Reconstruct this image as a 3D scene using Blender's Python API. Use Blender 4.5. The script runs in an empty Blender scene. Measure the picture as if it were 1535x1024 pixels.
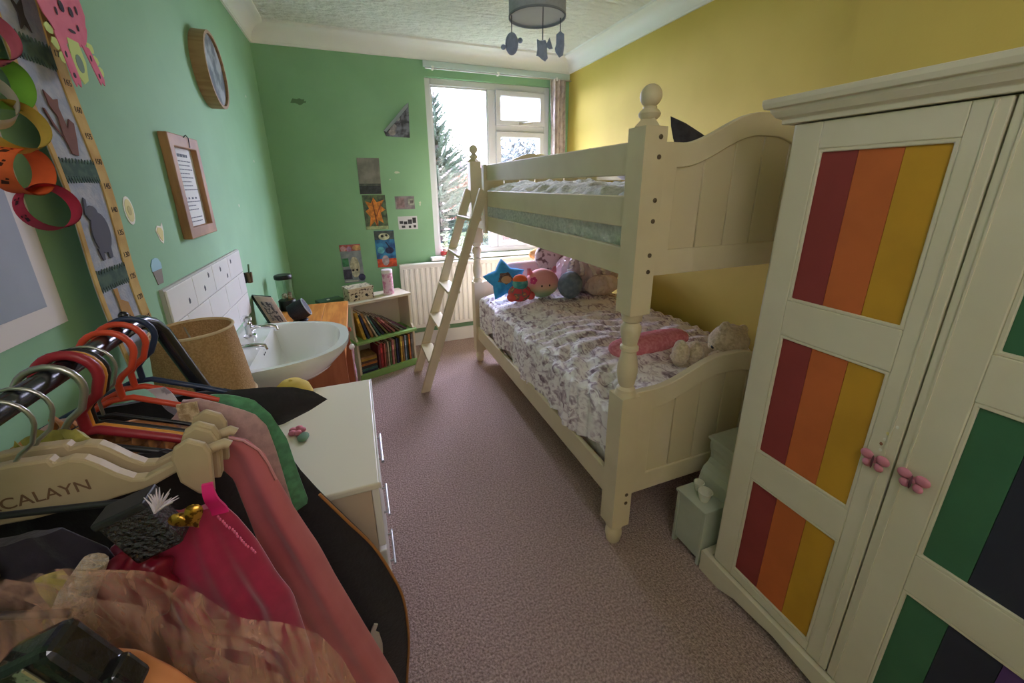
import bpy, bmesh, math, random
from mathutils import Vector, Matrix, noise

R = math.radians
PI = math.pi
scene = bpy.context.scene
col = scene.collection
random.seed(7)

# ------------------------------------------------------------------ camera
YAW, PITCH, ROLL, FPX, PY = R(21.014), R(17.223), R(0.447), 592.417, 460.8
cy, sy, cp, sp = math.cos(YAW), math.sin(YAW), math.cos(PITCH), math.sin(PITCH)
fwd = Vector((sy*cp, cy*cp, -sp))
right = Vector((cy, -sy, 0))
down = fwd.cross(right)
cr, sr = math.cos(ROLL), math.sin(ROLL)
r2 = cr*right + sr*down
d2 = cr*down - sr*right
cam_data = bpy.data.cameras.new('camera')
cam_data.sensor_fit = 'HORIZONTAL'
cam_data.sensor_width = 36
cam_data.lens = FPX/1535*36
cam_data.shift_y = (PY-512)/1535
cam_data.clip_start = 0.02
cam_data.clip_end = 300
cam = bpy.data.objects.new('camera', cam_data)
col.objects.link(cam)
cam.matrix_world = Matrix(((r2.x, -d2.x, -fwd.x, 0), (r2.y, -d2.y, -fwd.y, 0), (r2.z, -d2.z, -fwd.z, 1.45), (0, 0, 0, 1)))
scene.camera = cam

# ------------------------------------------------------------------ sky and light
world = bpy.data.worlds.new('overcast_sky')
scene.world = world
world.use_nodes = True
bg = world.node_tree.nodes['Background']
bg.inputs['Color'].default_value = (1.0, 0.97, 1.42, 1)
bg.inputs['Strength'].default_value = 1.0

pl = bpy.data.lights.new('window_portal', 'AREA')
pl.shape = 'RECTANGLE'; pl.size = 1.14; pl.size_y = 1.46
pl.cycles.is_portal = True
po = bpy.data.objects.new('window_portal', pl); col.objects.link(po)
po.location = (1.2, 3.70, 1.555); po.rotation_euler = (R(-90), 0, 0)

vs = scene.view_settings
vs.view_transform = 'Standard'; vs.look = 'None'; vs.gamma = 1.0; vs.use_curve_mapping = False
vs.exposure = 5.22
scene.cycles.diffuse_bounces = 8

# ------------------------------------------------------------------ helpers
def lin(c):
    o = []
    for v in c:
        v = v/255.0
        o.append(v/12.92 if v <= .04045 else ((v+.055)/1.055)**2.4)
    return tuple(o)

MATS = {}
def mat(name, c, rough=.6, c2=None, nscale=20, bump=0, bdist=.01, bscale=None, metal=0, spec=.4, sheen=0, detail=4, ramp=(.4, .6), coat=0, stretch=None, trans=0, c3=None, alpha=1):
    """procedural principled material; colours are sRGB 0-255"""
    if name in MATS:
        return MATS[name]
    m = bpy.data.materials.new(name); m.use_nodes = True
    nt = m.node_tree; N = nt.nodes; L = nt.links
    b = N['Principled BSDF']
    b.inputs['Base Color'].default_value = (*lin(c), 1)
    b.inputs['Roughness'].default_value = rough
    b.inputs['Metallic'].default_value = metal
    b.inputs['Specular IOR Level'].default_value = spec
    b.inputs['Sheen Weight'].default_value = sheen
    b.inputs['Coat Weight'].default_value = coat
    b.inputs['Transmission Weight'].default_value = trans
    b.inputs['Alpha'].default_value = alpha
    m.diffuse_color = (*lin(c), 1)
    src = None
    if c2 is not None or bump:
        tc = N.new('ShaderNodeTexCoord'); src = tc.outputs['Object']
        if stretch:
            mp = N.new('ShaderNodeMapping'); mp.inputs['Scale'].default_value = stretch
            L.new(src, mp.inputs['Vector']); src = mp.outputs['Vector']
    if c2 is not None:
        n = N.new('ShaderNodeTexNoise'); n.inputs['Scale'].default_value = nscale; n.inputs['Detail'].default_value = detail
        L.new(src, n.inputs['Vector'])
        r = N.new('ShaderNodeValToRGB')
        r.color_ramp.elements[0].position = ramp[0]; r.color_ramp.elements[0].color = (*lin(c), 1)
        r.color_ramp.elements[1].position = ramp[1]; r.color_ramp.elements[1].color = (*lin(c2), 1)
        if c3 is not None:
            e = r.color_ramp.elements.new(min(.98, ramp[1]+.12)); e.color = (*lin(c3), 1)
        L.new(n.outputs['Fac'], r.inputs['Fac']); L.new(r.outputs['Color'], b.inputs['Base Color'])
    if bump:
        n2 = N.new('ShaderNodeTexNoise'); n2.inputs['Scale'].default_value = bscale or nscale; n2.inputs['Detail'].default_value = 5
        L.new(src, n2.inputs['Vector'])
        bp = N.new('ShaderNodeBump'); bp.inputs['Strength'].default_value = bump; bp.inputs['Distance'].default_value = bdist
        L.new(n2.outputs['Fac'], bp.inputs['Height']); L.new(bp.outputs['Normal'], b.inputs['Normal'])
    MATS[name] = m
    return m

def glass_mat(name, tint=(250, 252, 250), gloss=.06):
    if name in MATS: return MATS[name]
    m = bpy.data.materials.new(name); m.use_nodes = True
    N = m.node_tree.nodes; L = m.node_tree.links
    N.remove(N['Principled BSDF'])
    t = N.new('ShaderNodeBsdfTransparent'); t.inputs['Color'].default_value = (*lin(tint), 1)
    g = N.new('ShaderNodeBsdfGlossy'); g.inputs['Roughness'].default_value = .03
    x = N.new('ShaderNodeMixShader'); x.inputs['Fac'].default_value = gloss
    L.new(t.outputs[0], x.inputs[1]); L.new(g.outputs[0], x.inputs[2]); L.new(x.outputs[0], N['Material Output'].inputs['Surface'])
    MATS[name] = m
    return m

def wloc(o):
    v = Vector((0, 0, 0))
    while o is not None:
        v += o.location; o = o.parent
    return v

class MB:
    """collects faces; build() links them as one mesh object"""
    def __init__(s): s.v = []; s.f = []; s.mi = []
    def add(s, vs_, fs, mi=0):
        o = len(s.v); s.v += [Vector(p) for p in vs_]
        for f in fs: s.f.append([i+o for i in f]); s.mi.append(mi)
        return s
    def box(s, x0, x1, y0, y1, z0, z1, mi=0):
        vs_ = [(x, y, z) for x in (x0, x1) for y in (y0, y1) for z in (z0, z1)]
        return s.add(vs_, [(0, 1, 3, 2), (4, 6, 7, 5), (0, 4, 5, 1), (2, 3, 7, 6), (0, 2, 6, 4), (1, 5, 7, 3)], mi)
    def obox(s, c, size, rot=(0, 0, 0), mi=0):
        M = Matrix.Rotation(rot[2], 3, 'Z') @ Matrix.Rotation(rot[1], 3, 'Y') @ Matrix.Rotation(rot[0], 3, 'X')
        c = Vector(c)
        vs_ = [c + M @ Vector((x*size[0]/2, y*size[1]/2, z*size[2]/2)) for x in (-1, 1) for y in (-1, 1) for z in (-1, 1)]
        return s.add(vs_, [(0, 1, 3, 2), (4, 6, 7, 5), (0, 4, 5, 1), (2, 3, 7, 6), (0, 2, 6, 4), (1, 5, 7, 3)], mi)
    def lathe(s, prof, c=(0, 0, 0), n=20, mi=0, cap=True, axis='z', sx=1, sy=1):
        vs_ = []; fs = []
        for r, z in prof:
            for k in range(n):
                a = 2*PI*k/n
                p = (r*math.cos(a)*sx, r*math.sin(a)*sy, z)
                if axis == 'x': p = (p[2], p[0], p[1])
                if axis == 'y': p = (p[0], p[2], p[1])
                vs_.append((p[0]+c[0], p[1]+c[1], p[2]+c[2]))
        for i in range(len(prof)-1):
            for k in range(n):
                k2 = (k+1) % n
                fs.append((i*n+k, i*n+k2, (i+1)*n+k2, (i+1)*n+k))
        if cap:
            fs.append(tuple(range(n))[::-1]); fs.append(tuple((len(prof)-1)*n+k for k in range(n)))
        return s.add(vs_, fs, mi)
    def tube(s, pts, r, n=8, mi=0, closed=False, rs=None):
        pts = [Vector(p) for p in pts]; m = len(pts); vs_ = []; fs = []
        up = None
        for i, p in enumerate(pts):
            a = pts[(i-1) % m] if (i or closed) else p
            b = pts[(i+1) % m] if (i < m-1 or closed) else p
            t = (b-a).normalized()
            if up is None:
                up = Vector((0, 0, 1)) if abs(t.z) < .9 else Vector((0, 1, 0))
            x = t.cross(up)
            if x.length < 1e-6: x = t.cross(Vector((1, 0, 0)))
            x.normalize(); up = x.cross(t).normalized()
            rr = rs[i] if rs else r
            for k in range(n):
                an = 2*PI*k/n
                vs_.append(p + rr*(math.cos(an)*x + math.sin(an)*up))
        seg = m if closed else m-1
        for i in range(seg):
            j = (i+1) % m
            for k in range(n):
                k2 = (k+1) % n
                fs.append((i*n+k, i*n+k2, j*n+k2, j*n+k))
        if not closed:
            fs.append(tuple(range(n))[::-1]); fs.append(tuple((m-1)*n+k for k in range(n)))
        return s.add(vs_, fs, mi)
    @staticmethod
    def _p(axis, a, p):
        if axis == 'x': return (a, p[0], p[1])
        if axis == 'y': return (p[0], a, p[1])
        return (p[0], p[1], a)
    def prism(s, out, axis, a0, a1, mi=0):
        n = len(out)
        vs_ = [s._p(axis, a0, p) for p in out] + [s._p(axis, a1, p) for p in out]
        fs = [tuple(range(n)), tuple(range(2*n-1, n-1, -1))] + [(k, (k+1) % n, n+(k+1) % n, n+k) for k in range(n)]
        return s.add(vs_, fs, mi)
    def ring(s, outer, inner, axis, a0, a1, mi=0):
        n = len(outer)
        vs_ = [s._p(axis, a, p) for a in (a0, a1) for o in (outer, inner) for p in o]
        fs = []
        for k in range(n):
            j = (k+1) % n
            fs += [(k, j, n+j, n+k), (2*n+k, 3*n+k, 3*n+j, 2*n+j), (k, 2*n+k, 2*n+j, j), (n+k, n+j, 3*n+j, 3*n+k)]
        return s.add(vs_, fs, mi)
    def ell(s, c, r, n=16, m=10, mi=0, fn=None, rot=None):
        vs_ = []; fs = []
        c = Vector(c)
        for i in range(m+1):
            th = PI*i/m
            for k in range(n):
                a = 2*PI*k/n
                d = Vector((math.sin(th)*math.cos(a), math.sin(th)*math.sin(a), math.cos(th)))
                q = 1 if fn is None else fn(d)
                p = Vector((d.x*r[0]*q, d.y*r[1]*q, d.z*r[2]*q))
                if rot: p = rot @ p
                vs_.append(c+p)
        for i in range(m):
            for k in range(n):
                k2 = (k+1) % n
                fs.append((i*n+k, (i+1)*n+k, (i+1)*n+k2, i*n+k2))
        return s.add(vs_, fs, mi)
    def puff(s, out, c, U, V, W, th, rings=5, mi=0, edge=.0):
        """inflated cushion: outline out in the U,V plane around c, thickness th along W"""
        c, U, V, W = Vector(c), Vector(U), Vector(V), Vector(W)
        n = len(out); ox = sum(p[0] for p in out)/n; oy = sum(p[1] for p in out)/n
        vs_ = []; fs = []
        seq = []
        for sgn in (1, -1):
            lay = []
            for j in range(rings+1):
                t = j/rings     # 0 rim .. 1 centre
                h = math.sqrt(max(0, 1-(1-t)**2))*th/2 + edge
                if j == rings:
                    lay.append([len(vs_)]); vs_.append(c+U*ox+V*oy+W*h*sgn)
                else:
                    idx = []
                    for p in out:
                        idx.append(len(vs_))
                        vs_.append(c+U*(ox+(p[0]-ox)*(1-t))+V*(oy+(p[1]-oy)*(1-t))+W*h*sgn)
                    lay.append(idx)
            for j in range(rings):
                a, b = lay[j], lay[j+1]
                for k in range(n):
                    k2 = (k+1) % n
                    if len(b) == 1: fs.append((a[k], a[k2], b[0]))
                    else: fs.append((a[k], a[k2], b[k2], b[k]))
            seq.append(lay[0])
        for k in range(n):
            k2 = (k+1) % n
            fs.append((seq[0][k], seq[0][k2], seq[1][k2], seq[1][k]))
        return s.add(vs_, fs, mi)
    def grid(s, fn, nu, nv, mi=0):
        vs_ = [fn(i/nu, j/nv) for j in range(nv+1) for i in range(nu+1)]
        w = nu+1
        fs = [(j*w+i, j*w+i+1, (j+1)*w+i+1, (j+1)*w+i) for j in range(nv) for i in range(nu)]
        return s.add(vs_, fs, mi)
    def slab(s, fn, nu, nv, th, mi=0):
        """closed sheet: fn(u,v) point, th(u,v) offset vector for the other side"""
        w = nu+1; o = (nu+1)*(nv+1)
        top = [Vector(fn(i/nu, j/nv)) for j in range(nv+1) for i in range(nu+1)]
        bot = [p + Vector(th(i/nu, j/nv)) for p, (j, i) in zip(top, [(j, i) for j in range(nv+1) for i in range(nu+1)])]
        fs = []
        for j in range(nv):
            for i in range(nu):
                a = j*w+i
                fs.append((a, a+1, a+w+1, a+w)); fs.append((o+a, o+a+w, o+a+w+1, o+a+1))
        rim = [i for i in range(nu+1)] + [j*w+nu for j in range(1, nv+1)] + [nv*w+i for i in range(nu-1, -1, -1)] + [j*w for j in range(nv-1, 0, -1)]
        for k in range(len(rim)):
            a, b = rim[k], rim[(k+1) % len(rim)]
            fs.append((a, b, o+b, o+a))
        return s.add(top+bot, fs, mi)
    def build(s, name, m, parent=None, smooth=None, bevel=0, seg=2, local=False, merge=False):
        me = bpy.data.meshes.new(name)
        off = Vector((0, 0, 0)) if (local or parent is None) else wloc(parent)
        me.from_pydata([p-off for p in s.v], [], s.f)
        ms = m if isinstance(m, (list, tuple)) else [m]
        for x in ms: me.materials.append(x)
        if len(ms) > 1: me.polygons.foreach_set('material_index', s.mi)
        bm = bmesh.new(); bm.from_mesh(me)
        if merge: bmesh.ops.remove_doubles(bm, verts=bm.verts, dist=1e-5)
        bmesh.ops.recalc_face_normals(bm, faces=bm.faces)
        bm.to_mesh(me); bm.free()
        if smooth is not None:
            me.polygons.foreach_set('use_smooth', [True]*len(me.polygons))
            me.set_sharp_from_angle(angle=R(smooth))
        o = bpy.data.objects.new(name, me); col.objects.link(o)
        if parent is not None: o.parent = parent
        if bevel:
            bv = o.modifiers.new('bevel', 'BEVEL'); bv.width = bevel; bv.segments = seg; bv.limit_method = 'ANGLE'; bv.angle_limit = R(40)
        return o

def tag(o, label=None, cat=None, group=None, kind=None):
    if label: o['label'] = label
    if cat: o['category'] = cat
    if group: o['group'] = group
    if kind: o['kind'] = kind
    return o

def thing(name, label, cat, loc=(0, 0, 0), rz=0, group=None):
    o = bpy.data.objects.new(name, None); col.objects.link(o)
    o.empty_display_size = .05
    o.location = loc; o.rotation_euler = (0, 0, rz)
    return tag(o, label, cat, group)

def copy_tree(o, parent=None):
    c = o.copy(); col.objects.link(c); c.parent = parent
    for ch in list(o.children): copy_tree(ch, c)
    return c

def struct(name, mb, m, **k):
    return tag(mb.build(name, m, **k), kind='structure')

def text_part(name, txt, size, m, parent, origin, X, Y, depth=.0006, align='CENTER'):
    """flat lettering: X = reading direction, Y = up direction of the letters"""
    cu = bpy.data.curves.new(name, 'FONT'); cu.body = txt; cu.size = size; cu.align_x = align; cu.align_y = 'CENTER'; cu.extrude = depth
    t = bpy.data.objects.new(name, cu); col.objects.link(t)
    bpy.context.view_layer.update()
    me = bpy.data.meshes.new_from_object(t.evaluated_get(bpy.context.evaluated_depsgraph_get()))
    bpy.data.objects.remove(t); bpy.data.curves.remove(cu)
    X = Vector(X).normalized(); Y = Vector(Y).normalized(); Z = X.cross(Y)
    off = wloc(parent) if parent is not None else Vector((0, 0, 0))
    for v in me.vertices:
        p = v.co; v.co = Vector(origin) - off + X*p.x + Y*p.y + Z*p.z
    me.materials.clear(); me.materials.append(m)
    o = bpy.data.objects.new(name, me); col.objects.link(o); o.parent = parent
    return o

def sstep(t):
    t = max(0, min(1, t)); return t*t*(3-2*t)
def nz(x, y, z=0): return noise.noise(Vector((x, y, z)))
def ellipse(cx, cz, rx, rz, n=16, a0=0):
    return [(cx+rx*math.cos(2*PI*k/n+a0), cz+rz*math.sin(2*PI*k/n+a0)) for k in range(n)]
def jag(pts, n, amp, seed):
    rnd = random.Random(seed); out = []
    for i in range(len(pts)):
        a = pts[i]; b = pts[(i+1) % len(pts)]
        for k in range(n):
            t = k/n
            out.append((a[0]+(b[0]-a[0])*t+rnd.uniform(-amp, amp), a[1]+(b[1]-a[1])*t+rnd.uniform(-amp, amp)))
    return out
# ------------------------------------------------------------------ materials of the shell
M_green = mat('green_wall_paint', (144, 188, 148), .75, c2=(138, 182, 142), nscale=3, bump=.05, bscale=120)
M_yellow = mat('yellow_wall_paint', (206, 184, 92), .75, c2=(201, 179, 87), nscale=3, bump=.04, bscale=120)
M_ceil = mat('textured_ceiling_paint', (232, 232, 226), .8, bump=.9, bdist=.06, bscale=15, stretch=(1, 1.7, 1))
M_trim = mat('white_gloss_trim', (236, 236, 232), .45)
M_upvc = mat('white_window_plastic', (206, 208, 212), .4)
M_steel = mat('brushed_steel', (190, 190, 190), .3, metal=1)
M_chrome = mat('chrome', (225, 225, 228), .1, metal=1)
M_black = mat('black_plastic', (24, 24, 26), .4)

# carpet
M_carpet = mat('brown_carpet', (210, 184, 174), .95, c2=(154, 129, 120), nscale=130, bump=1.0, bdist=.016, bscale=140, ramp=(.36, .64), sheen=.1)

XL, XR, XB, YB, YN, ZC = -.545, 1.95, 1.66, 3.58, -1.25, 2.52
WX0, WX1, WZ0, WZ1 = .635, 1.765, .835, 2.285
struct('floor', MB().box(XL-.2, XR+.2, YN-.2, YB+.3, -.1, 0), M_carpet)
struct('ceiling', MB().box(XL-.2, XR+.2, YN-.2, YB+.3, ZC, ZC+.1), M_ceil)
struct('wall_left', MB().box(XL-.2, XL, YN-.2, YB+.3, 0, ZC), M_green)
b = MB()
b.box(XL, WX0, YB, YB+.25, 0, ZC); b.box(WX1, XR, YB, YB+.25, 0, ZC)
b.box(WX0, WX1, YB, YB+.25, 0, WZ0); b.box(WX0, WX1, YB, YB+.25, WZ1, ZC)
struct('wall_back', b, M_green)
struct('wall_right', MB().box(XR, XR+.2, YN-.2, YB+.3, 0, ZC), M_yellow)
struct('wall_chimney_breast', MB().box(XB, XR, YN, 1.03, 0, ZC), M_yellow)
b = MB()
b.box(XL, .35, YN-.2, YN, 0, ZC); b.box(1.15, XB, YN-.2, YN, 0, ZC); b.box(.35, 1.15, YN-.2, YN, 2.02, ZC)
struct('wall_near', b, M_yellow)
d = struct('door_1', MB().box(.36, 1.14, YN-.06, YN-.02, 0.005, 2.01), M_trim, bevel=.003)
for zz in ((.2, .85), (1.0, 1.85)):
    for xx in ((.46, .71), (.79, 1.04)):
        MB().box(xx[0], xx[1], YN-.022, YN-.012, zz[0], zz[1]).build('door_panel', M_trim, d, bevel=.004)
MB().lathe([(.012, 0), (.012, .04), (.026, .045), (.028, .06), (.018, .075)], (.42, YN-.02, 1.0), 14, axis='y').build('door_knob', M_chrome, d, smooth=40)

# coving: quarter-hollow profile run along the walls
def coving(name, p0, p1, nrm):
    p0, p1, nrm = Vector(p0), Vector(p1), Vector(nrm)
    prof = [(0, 2.40), (.012, 2.40), (.012, 2.412)]
    for k in range(7):
        a = R(90*k/6)
        prof.append((.015+.085*(1-math.cos(a)), 2.415+.085*math.sin(a)))
    prof += [(.112, 2.505), (.112, ZC), (0, ZC)]
    n = len(prof); vs_ = []
    for p in (p0, p1):
        for o_, z in prof: vs_.append((p.x+nrm.x*o_, p.y+nrm.y*o_, z))
    fs = [(k, (k+1) % n, n+(k+1) % n, n+k) for k in range(n)] + [tuple(range(n)), tuple(range(2*n-1, n-1, -1))]
    return struct(name, MB().add(vs_, fs), M_trim, smooth=35)
coving('trim_1', (XL, YN, 0), (XL, YB, 0), (1, 0, 0))
coving('trim_2', (XL, YB, 0), (XR, YB, 0), (0, -1, 0))
coving('trim_3', (XR, YB, 0), (XR, 1.03, 0), (-1, 0, 0))
coving('trim_4', (XB, 1.03, 0), (XB, YN, 0), (-1, 0, 0))
def skirt(name, x0, x1, y0, y1):
    struct(name, MB().box(x0, x1, y0, y1, 0, .13), M_trim, bevel=.006)
skirt('baseboard_left', XL, XL+.016, YN, YB)
skirt('baseboard_back', XL, XR, YB-.016, YB)
skirt('baseboard_right', XR-.016, XR, 1.03, YB)
skirt('baseboard_breast', XB-.016, XB, YN, 1.03)

# ------------------------------------------------------------------ window
win = tag(bpy.data.objects.new('window_1', None), kind='structure'); col.objects.link(win)
win.location = ((WX0+WX1)/2, YB+.04, WZ0)
WY0, WY1 = YB+.03, YB+.095
b = MB(); fw = .05
b.box(WX0, WX0+fw, WY0, WY1, WZ0, WZ1); b.box(WX1-fw, WX1, WY0, WY1, WZ0, WZ1)
b.box(WX0+fw, WX1-fw, WY0, WY1, WZ1-fw, WZ1); b.box(WX0+fw, WX1-fw, WY0, WY1, WZ0, WZ0+fw)
b.build('frame', M_upvc, win, bevel=.004)
MX0, MX1 = 1.175, 1.245
MB().box(MX0, MX1, WY0, WY1, WZ0+fw, WZ1-fw).build('mullion', M_upvc, win, bevel=.004)
MB().box(MX1, WX1-fw, WY0, WY1, 1.905, 1.955).build('transom', M_upvc, win, bevel=.004)
G_win = glass_mat('window_glass')
MB().box(WX0+fw, MX0, YB+.06, YB+.064, WZ0+fw, WZ1-fw).build('pane', G_win, win)
b = MB()
for (x0, x1, z0, z1) in ((WX0+fw, MX0, WZ0+fw, WZ1-fw),):
    o_ = [(x0, z0), (x1, z0), (x1, z1), (x0, z1)]; i_ = [(x0+.012, z0+.012), (x1-.012, z0+.012), (x1-.012, z1-.012), (x0+.012, z1-.012)]
    b.ring(o_, i_, 'y', WY0+.008, YB+.06)
b.build('glazing_bead', M_upvc, win)
for (z0, z1) in ((1.955, WZ1-fw), (WZ0+fw, 1.905)):
    x0, x1 = MX1, WX1-fw
    o_ = [(x0, z0), (x1, z0), (x1, z1), (x0, z1)]; w_ = .045
    i_ = [(x0+w_, z0+w_), (x1-w_, z0+w_), (x1-w_, z1-w_), (x0+w_, z1-w_)]
    sash = MB().ring(o_, i_, 'y', WY0-.018, WY1-.01).build('casement_sash', M_upvc, win, bevel=.005)
    MB().box(x0+w_, x1-w_, YB+.06, YB+.064, z0+w_, z1-w_).build('pane', G_win, sash)
    if z0 > 1.5:
        xm = (x0+x1)/2+.01
        MB().box(xm-.03, xm+.03, WY0-.03, WY0-.018, z0+.008, z0+.03).obox((xm+.05, WY0-.034, z0+.024), (.1, .012, .014), (0, R(-8), 0)).build('handle', M_steel, sash, bevel=.003)
b = MB().box(WX0-.05, WX1+.05, YB-.075, YB+.03, WZ0-.03, WZ0)
b.build('window_sill', M_trim, win, bevel=.008)
# painted batten, rod and brackets above the window
t = thing('curtain_rail', 'pale batten with slim curtain rod and white brackets above the window', 'curtain rail', (1.26, YB, 2.36))
MB().box(.63, 1.945, YB-.022, YB, 2.352, 2.395).build('batten', mat('pale_batten_paint', (196, 214, 210), .6), t, bevel=.003)
MB().tube([(.64, YB-.05, 2.335), (1.94, YB-.05, 2.335)], .006, 10).build('rod', M_steel, t, smooth=40)
for x in (.70, 1.25, 1.80):
    MB().box(x-.008, x+.008, YB-.058, YB-.02, 2.327, 2.352).build('bracket', M_trim, t, bevel=.002)
# curtain gathered at the yellow wall
rnd = random.Random(3)
def curt(u, v):
    z = 2.335 - v*1.28
    x0 = 1.735 + .03*sstep(v*2); x1 = 1.89 - .01*v
    x = x0+(x1-x0)*u
    return (x + .006*math.sin(9*v+u*4), YB-.055 + .022*math.sin(u*PI*7+.6*math.sin(v*4)), z)
c = tag(MB().slab(curt, 56, 24, lambda u, v: (0, .004, 0)).build('curtain', mat('pale_patterned_curtain', (206, 196, 188), .9, c2=(176, 162, 160), nscale=24, ramp=(.45, .65)), smooth=60),
        'pale patterned curtain gathered beside the yellow wall', 'curtain')

# ------------------------------------------------------------------ radiator
t = thing('radiator', 'white ridged panel radiator below the window', 'radiator', (1.0, YB-.05, .16))
M_rad = mat('white_radiator_enamel', (238, 236, 228), .4)
RX0, RX1 = .30, 1.75
MB().box(RX0, RX1, YB-.096, YB-.08, .20, .79).build('panel', M_rad, t, bevel=.006)
MB().box(RX0, RX1, YB-.115, YB-.05, .775, .797).build('top_grille', M_rad, t, bevel=.004)
n = 30
rib = None
for k in range(n):
    x = RX0+.045+(RX1-RX0-.09)*k/(n-1)
    if rib is None:
        o_ = [(-.016, 0), (-.010, -.010), (.010, -.010), (.016, 0)]
        bb = MB().prism(o_, 'z', .235, .755)
        rib = bb.build('ridge', M_rad, t, bevel=.003, local=True)
        rib.location = (x-1.0, -.046, -.16)
    else:
        c = rib.copy(); col.objects.link(c); c.location = (x-1.0, rib.location.y, -.16)
MB().tube([(RX0+.03, YB-.088, .20), (RX0+.03, YB-.088, .0)], .008, 8).build('pipe', M_rad, t, smooth=40)
MB().lathe([(.016, .1), (.018, .11), (.018, .15), (.014, .16)], (RX0+.03, YB-.088, 0), 12).build('valve', M_rad, t, smooth=40)
for x in (RX0+.2, RX1-.2):
    MB().box(x-.015, x+.015, YB-.08, YB-.002, .25, .7).build('wall_bracket', M_rad, t)

# small red ornament on the sill
t = thing('sill_ornament', 'small red and white ornament at the corner of the window sill', 'ornament', (.72, YB-.03, WZ0))
b = MB()
for (dx, dz, r_, mi) in ((-.02, .028, .026, 0), (.022, .026, .024, 0), (.0, .055, .022, 1)):
    b.ell((.72+dx, YB-.03, WZ0+dz), (r_, r_, r_), 12, 8, mi)
b.build('blossom', [mat('ornament_red', (190, 70, 72), .5), mat('ornament_pale', (226, 190, 180), .5)], t, smooth=60)
MB().lathe([(.032, 0), (.034, .006), (.028, .012)], (.72, YB-.03, WZ0), 14).build('dish', M_trim, t, smooth=40)

# unseen glowing globe added behind the camera to fill the shadows
t = thing('fill_globe', 'unseen white globe added behind the camera as fill light', 'fill light', (.10, -.60, ZC))
MB().lathe([(.05, ZC), (.05, ZC-.015), (.02, ZC-.03)], (.10, -.60, 0), 18).build('ceiling_rose', M_trim, t, smooth=30)  # rose and flex are invented along with the fill globe
MB().tube([(.10, -.60, ZC-.02), (.10, -.60, 2.30)], .003, 8).build('flex', M_trim, t)
m = bpy.data.materials.new('fill_globe_glow'); m.use_nodes = True
pb = m.node_tree.nodes['Principled BSDF']; pb.inputs['Emission Color'].default_value = (1, .94, 1.0, 1); pb.inputs['Emission Strength'].default_value = .15
MB().ell((.10, -.60, 2.03), (.28, .28, .27), 32, 20).build('fill_globe_body', m, t, smooth=60)
# ------------------------------------------------------------------ bunk bed
M_cream = mat('cream_bed_paint', (218, 206, 172), .5, c2=(213, 200, 166), nscale=6)
M_groove = mat('cream_bed_panel_paint', (213, 200, 165), .55)
M_cap = mat('dark_bolt_cap', (92, 78, 58), .5)
PX0, PX1, PY0, PY1, PW = .867, 1.865, 1.08, 3.03, .041
bed = thing('bunk_bed', 'cream painted wooden bunk bed with turned posts and arched boards', 'bunk bed', ((PX0+PX1)/2, (PY0+PY1)/2, 0))
def post_mb():
    b = MB()
    b.lathe([(.022, 0), (.028, .008), (.035, .045), (.034, .06), (.026, .08), (.036, .09), (.037, .105)], n=20)
    b.box(-PW, PW, -PW, PW, .105, .70)
    b.lathe([(.040, .70), (.034, .715), (.034, .725), (.025, .735), (.031, .75), (.037, .79), (.036, .82), (.028, .86), (.026, .875),
             (.033, .88), (.033, .892), (.026, .90), (.031, .925), (.037, .955), (.036, .97), (.026, .985), (.035, .992), (.036, 1.005), (.040, 1.02)], n=20)
    b.box(-PW, PW, -PW, PW, 1.02, 1.615)
    b.lathe([(.05, 1.615), (.033, 1.632), (.024, 1.64)], n=4)
    return b
def finial_mb():
    prof = [(.024, 1.638), (.031, 1.645), (.033, 1.653), (.028, 1.661), (.020, 1.667), (.021, 1.672)]
    for k in range(9):
        a = R(-62+152*k/8); prof.append((.0325*math.cos(a), 1.702+.0325*math.sin(a)))
    return MB().lathe(prof, n=20)
P0 = post_mb().build('post', M_cream, bed, smooth=35, local=True)
F0 = finial_mb().build('finial', M_cream, P0, smooth=45, local=True)
capm = MB().lathe([(.0075, 0), (.0075, -.002), (.005, -.0035)], n=10, axis='y').build('bolt_cap', M_cap, P0, smooth=40, local=True)
caps = [(.016, z) for z in (1.585, 1.528, 1.40, 1.335, 1.225, 1.17)] + [(.016, .262), (.016, .222)]
def put_caps(post, side):
    for i, (dx, z) in enumerate(caps):
        o = capm if (post is P0 and i == 0) else capm.copy()
        if o is not capm: col.objects.link(o)
        o.parent = post; o.location = (dx, -PW if side < 0 else PW, z)
        if side > 0: o.rotation_euler = (0, 0, PI)
base = bed.location
P0.location = Vector((PX0, PY0, 0))-base
put_caps(P0, -1)
for (x, y, s_) in ((PX1, PY0, -1), (PX0, PY1, 1), (PX1, PY1, 1)):
    p = P0.copy(); col.objects.link(p); p.location = Vector((x, y, 0))-base
    f_ = F0.copy(); col.objects.link(f_); f_.parent = p
    put_caps(p, s_)
BX0, BX1 = PX0+PW, PX1-PW
XC, HW = (BX0+BX1)/2, (BX1-BX0)/2
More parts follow.
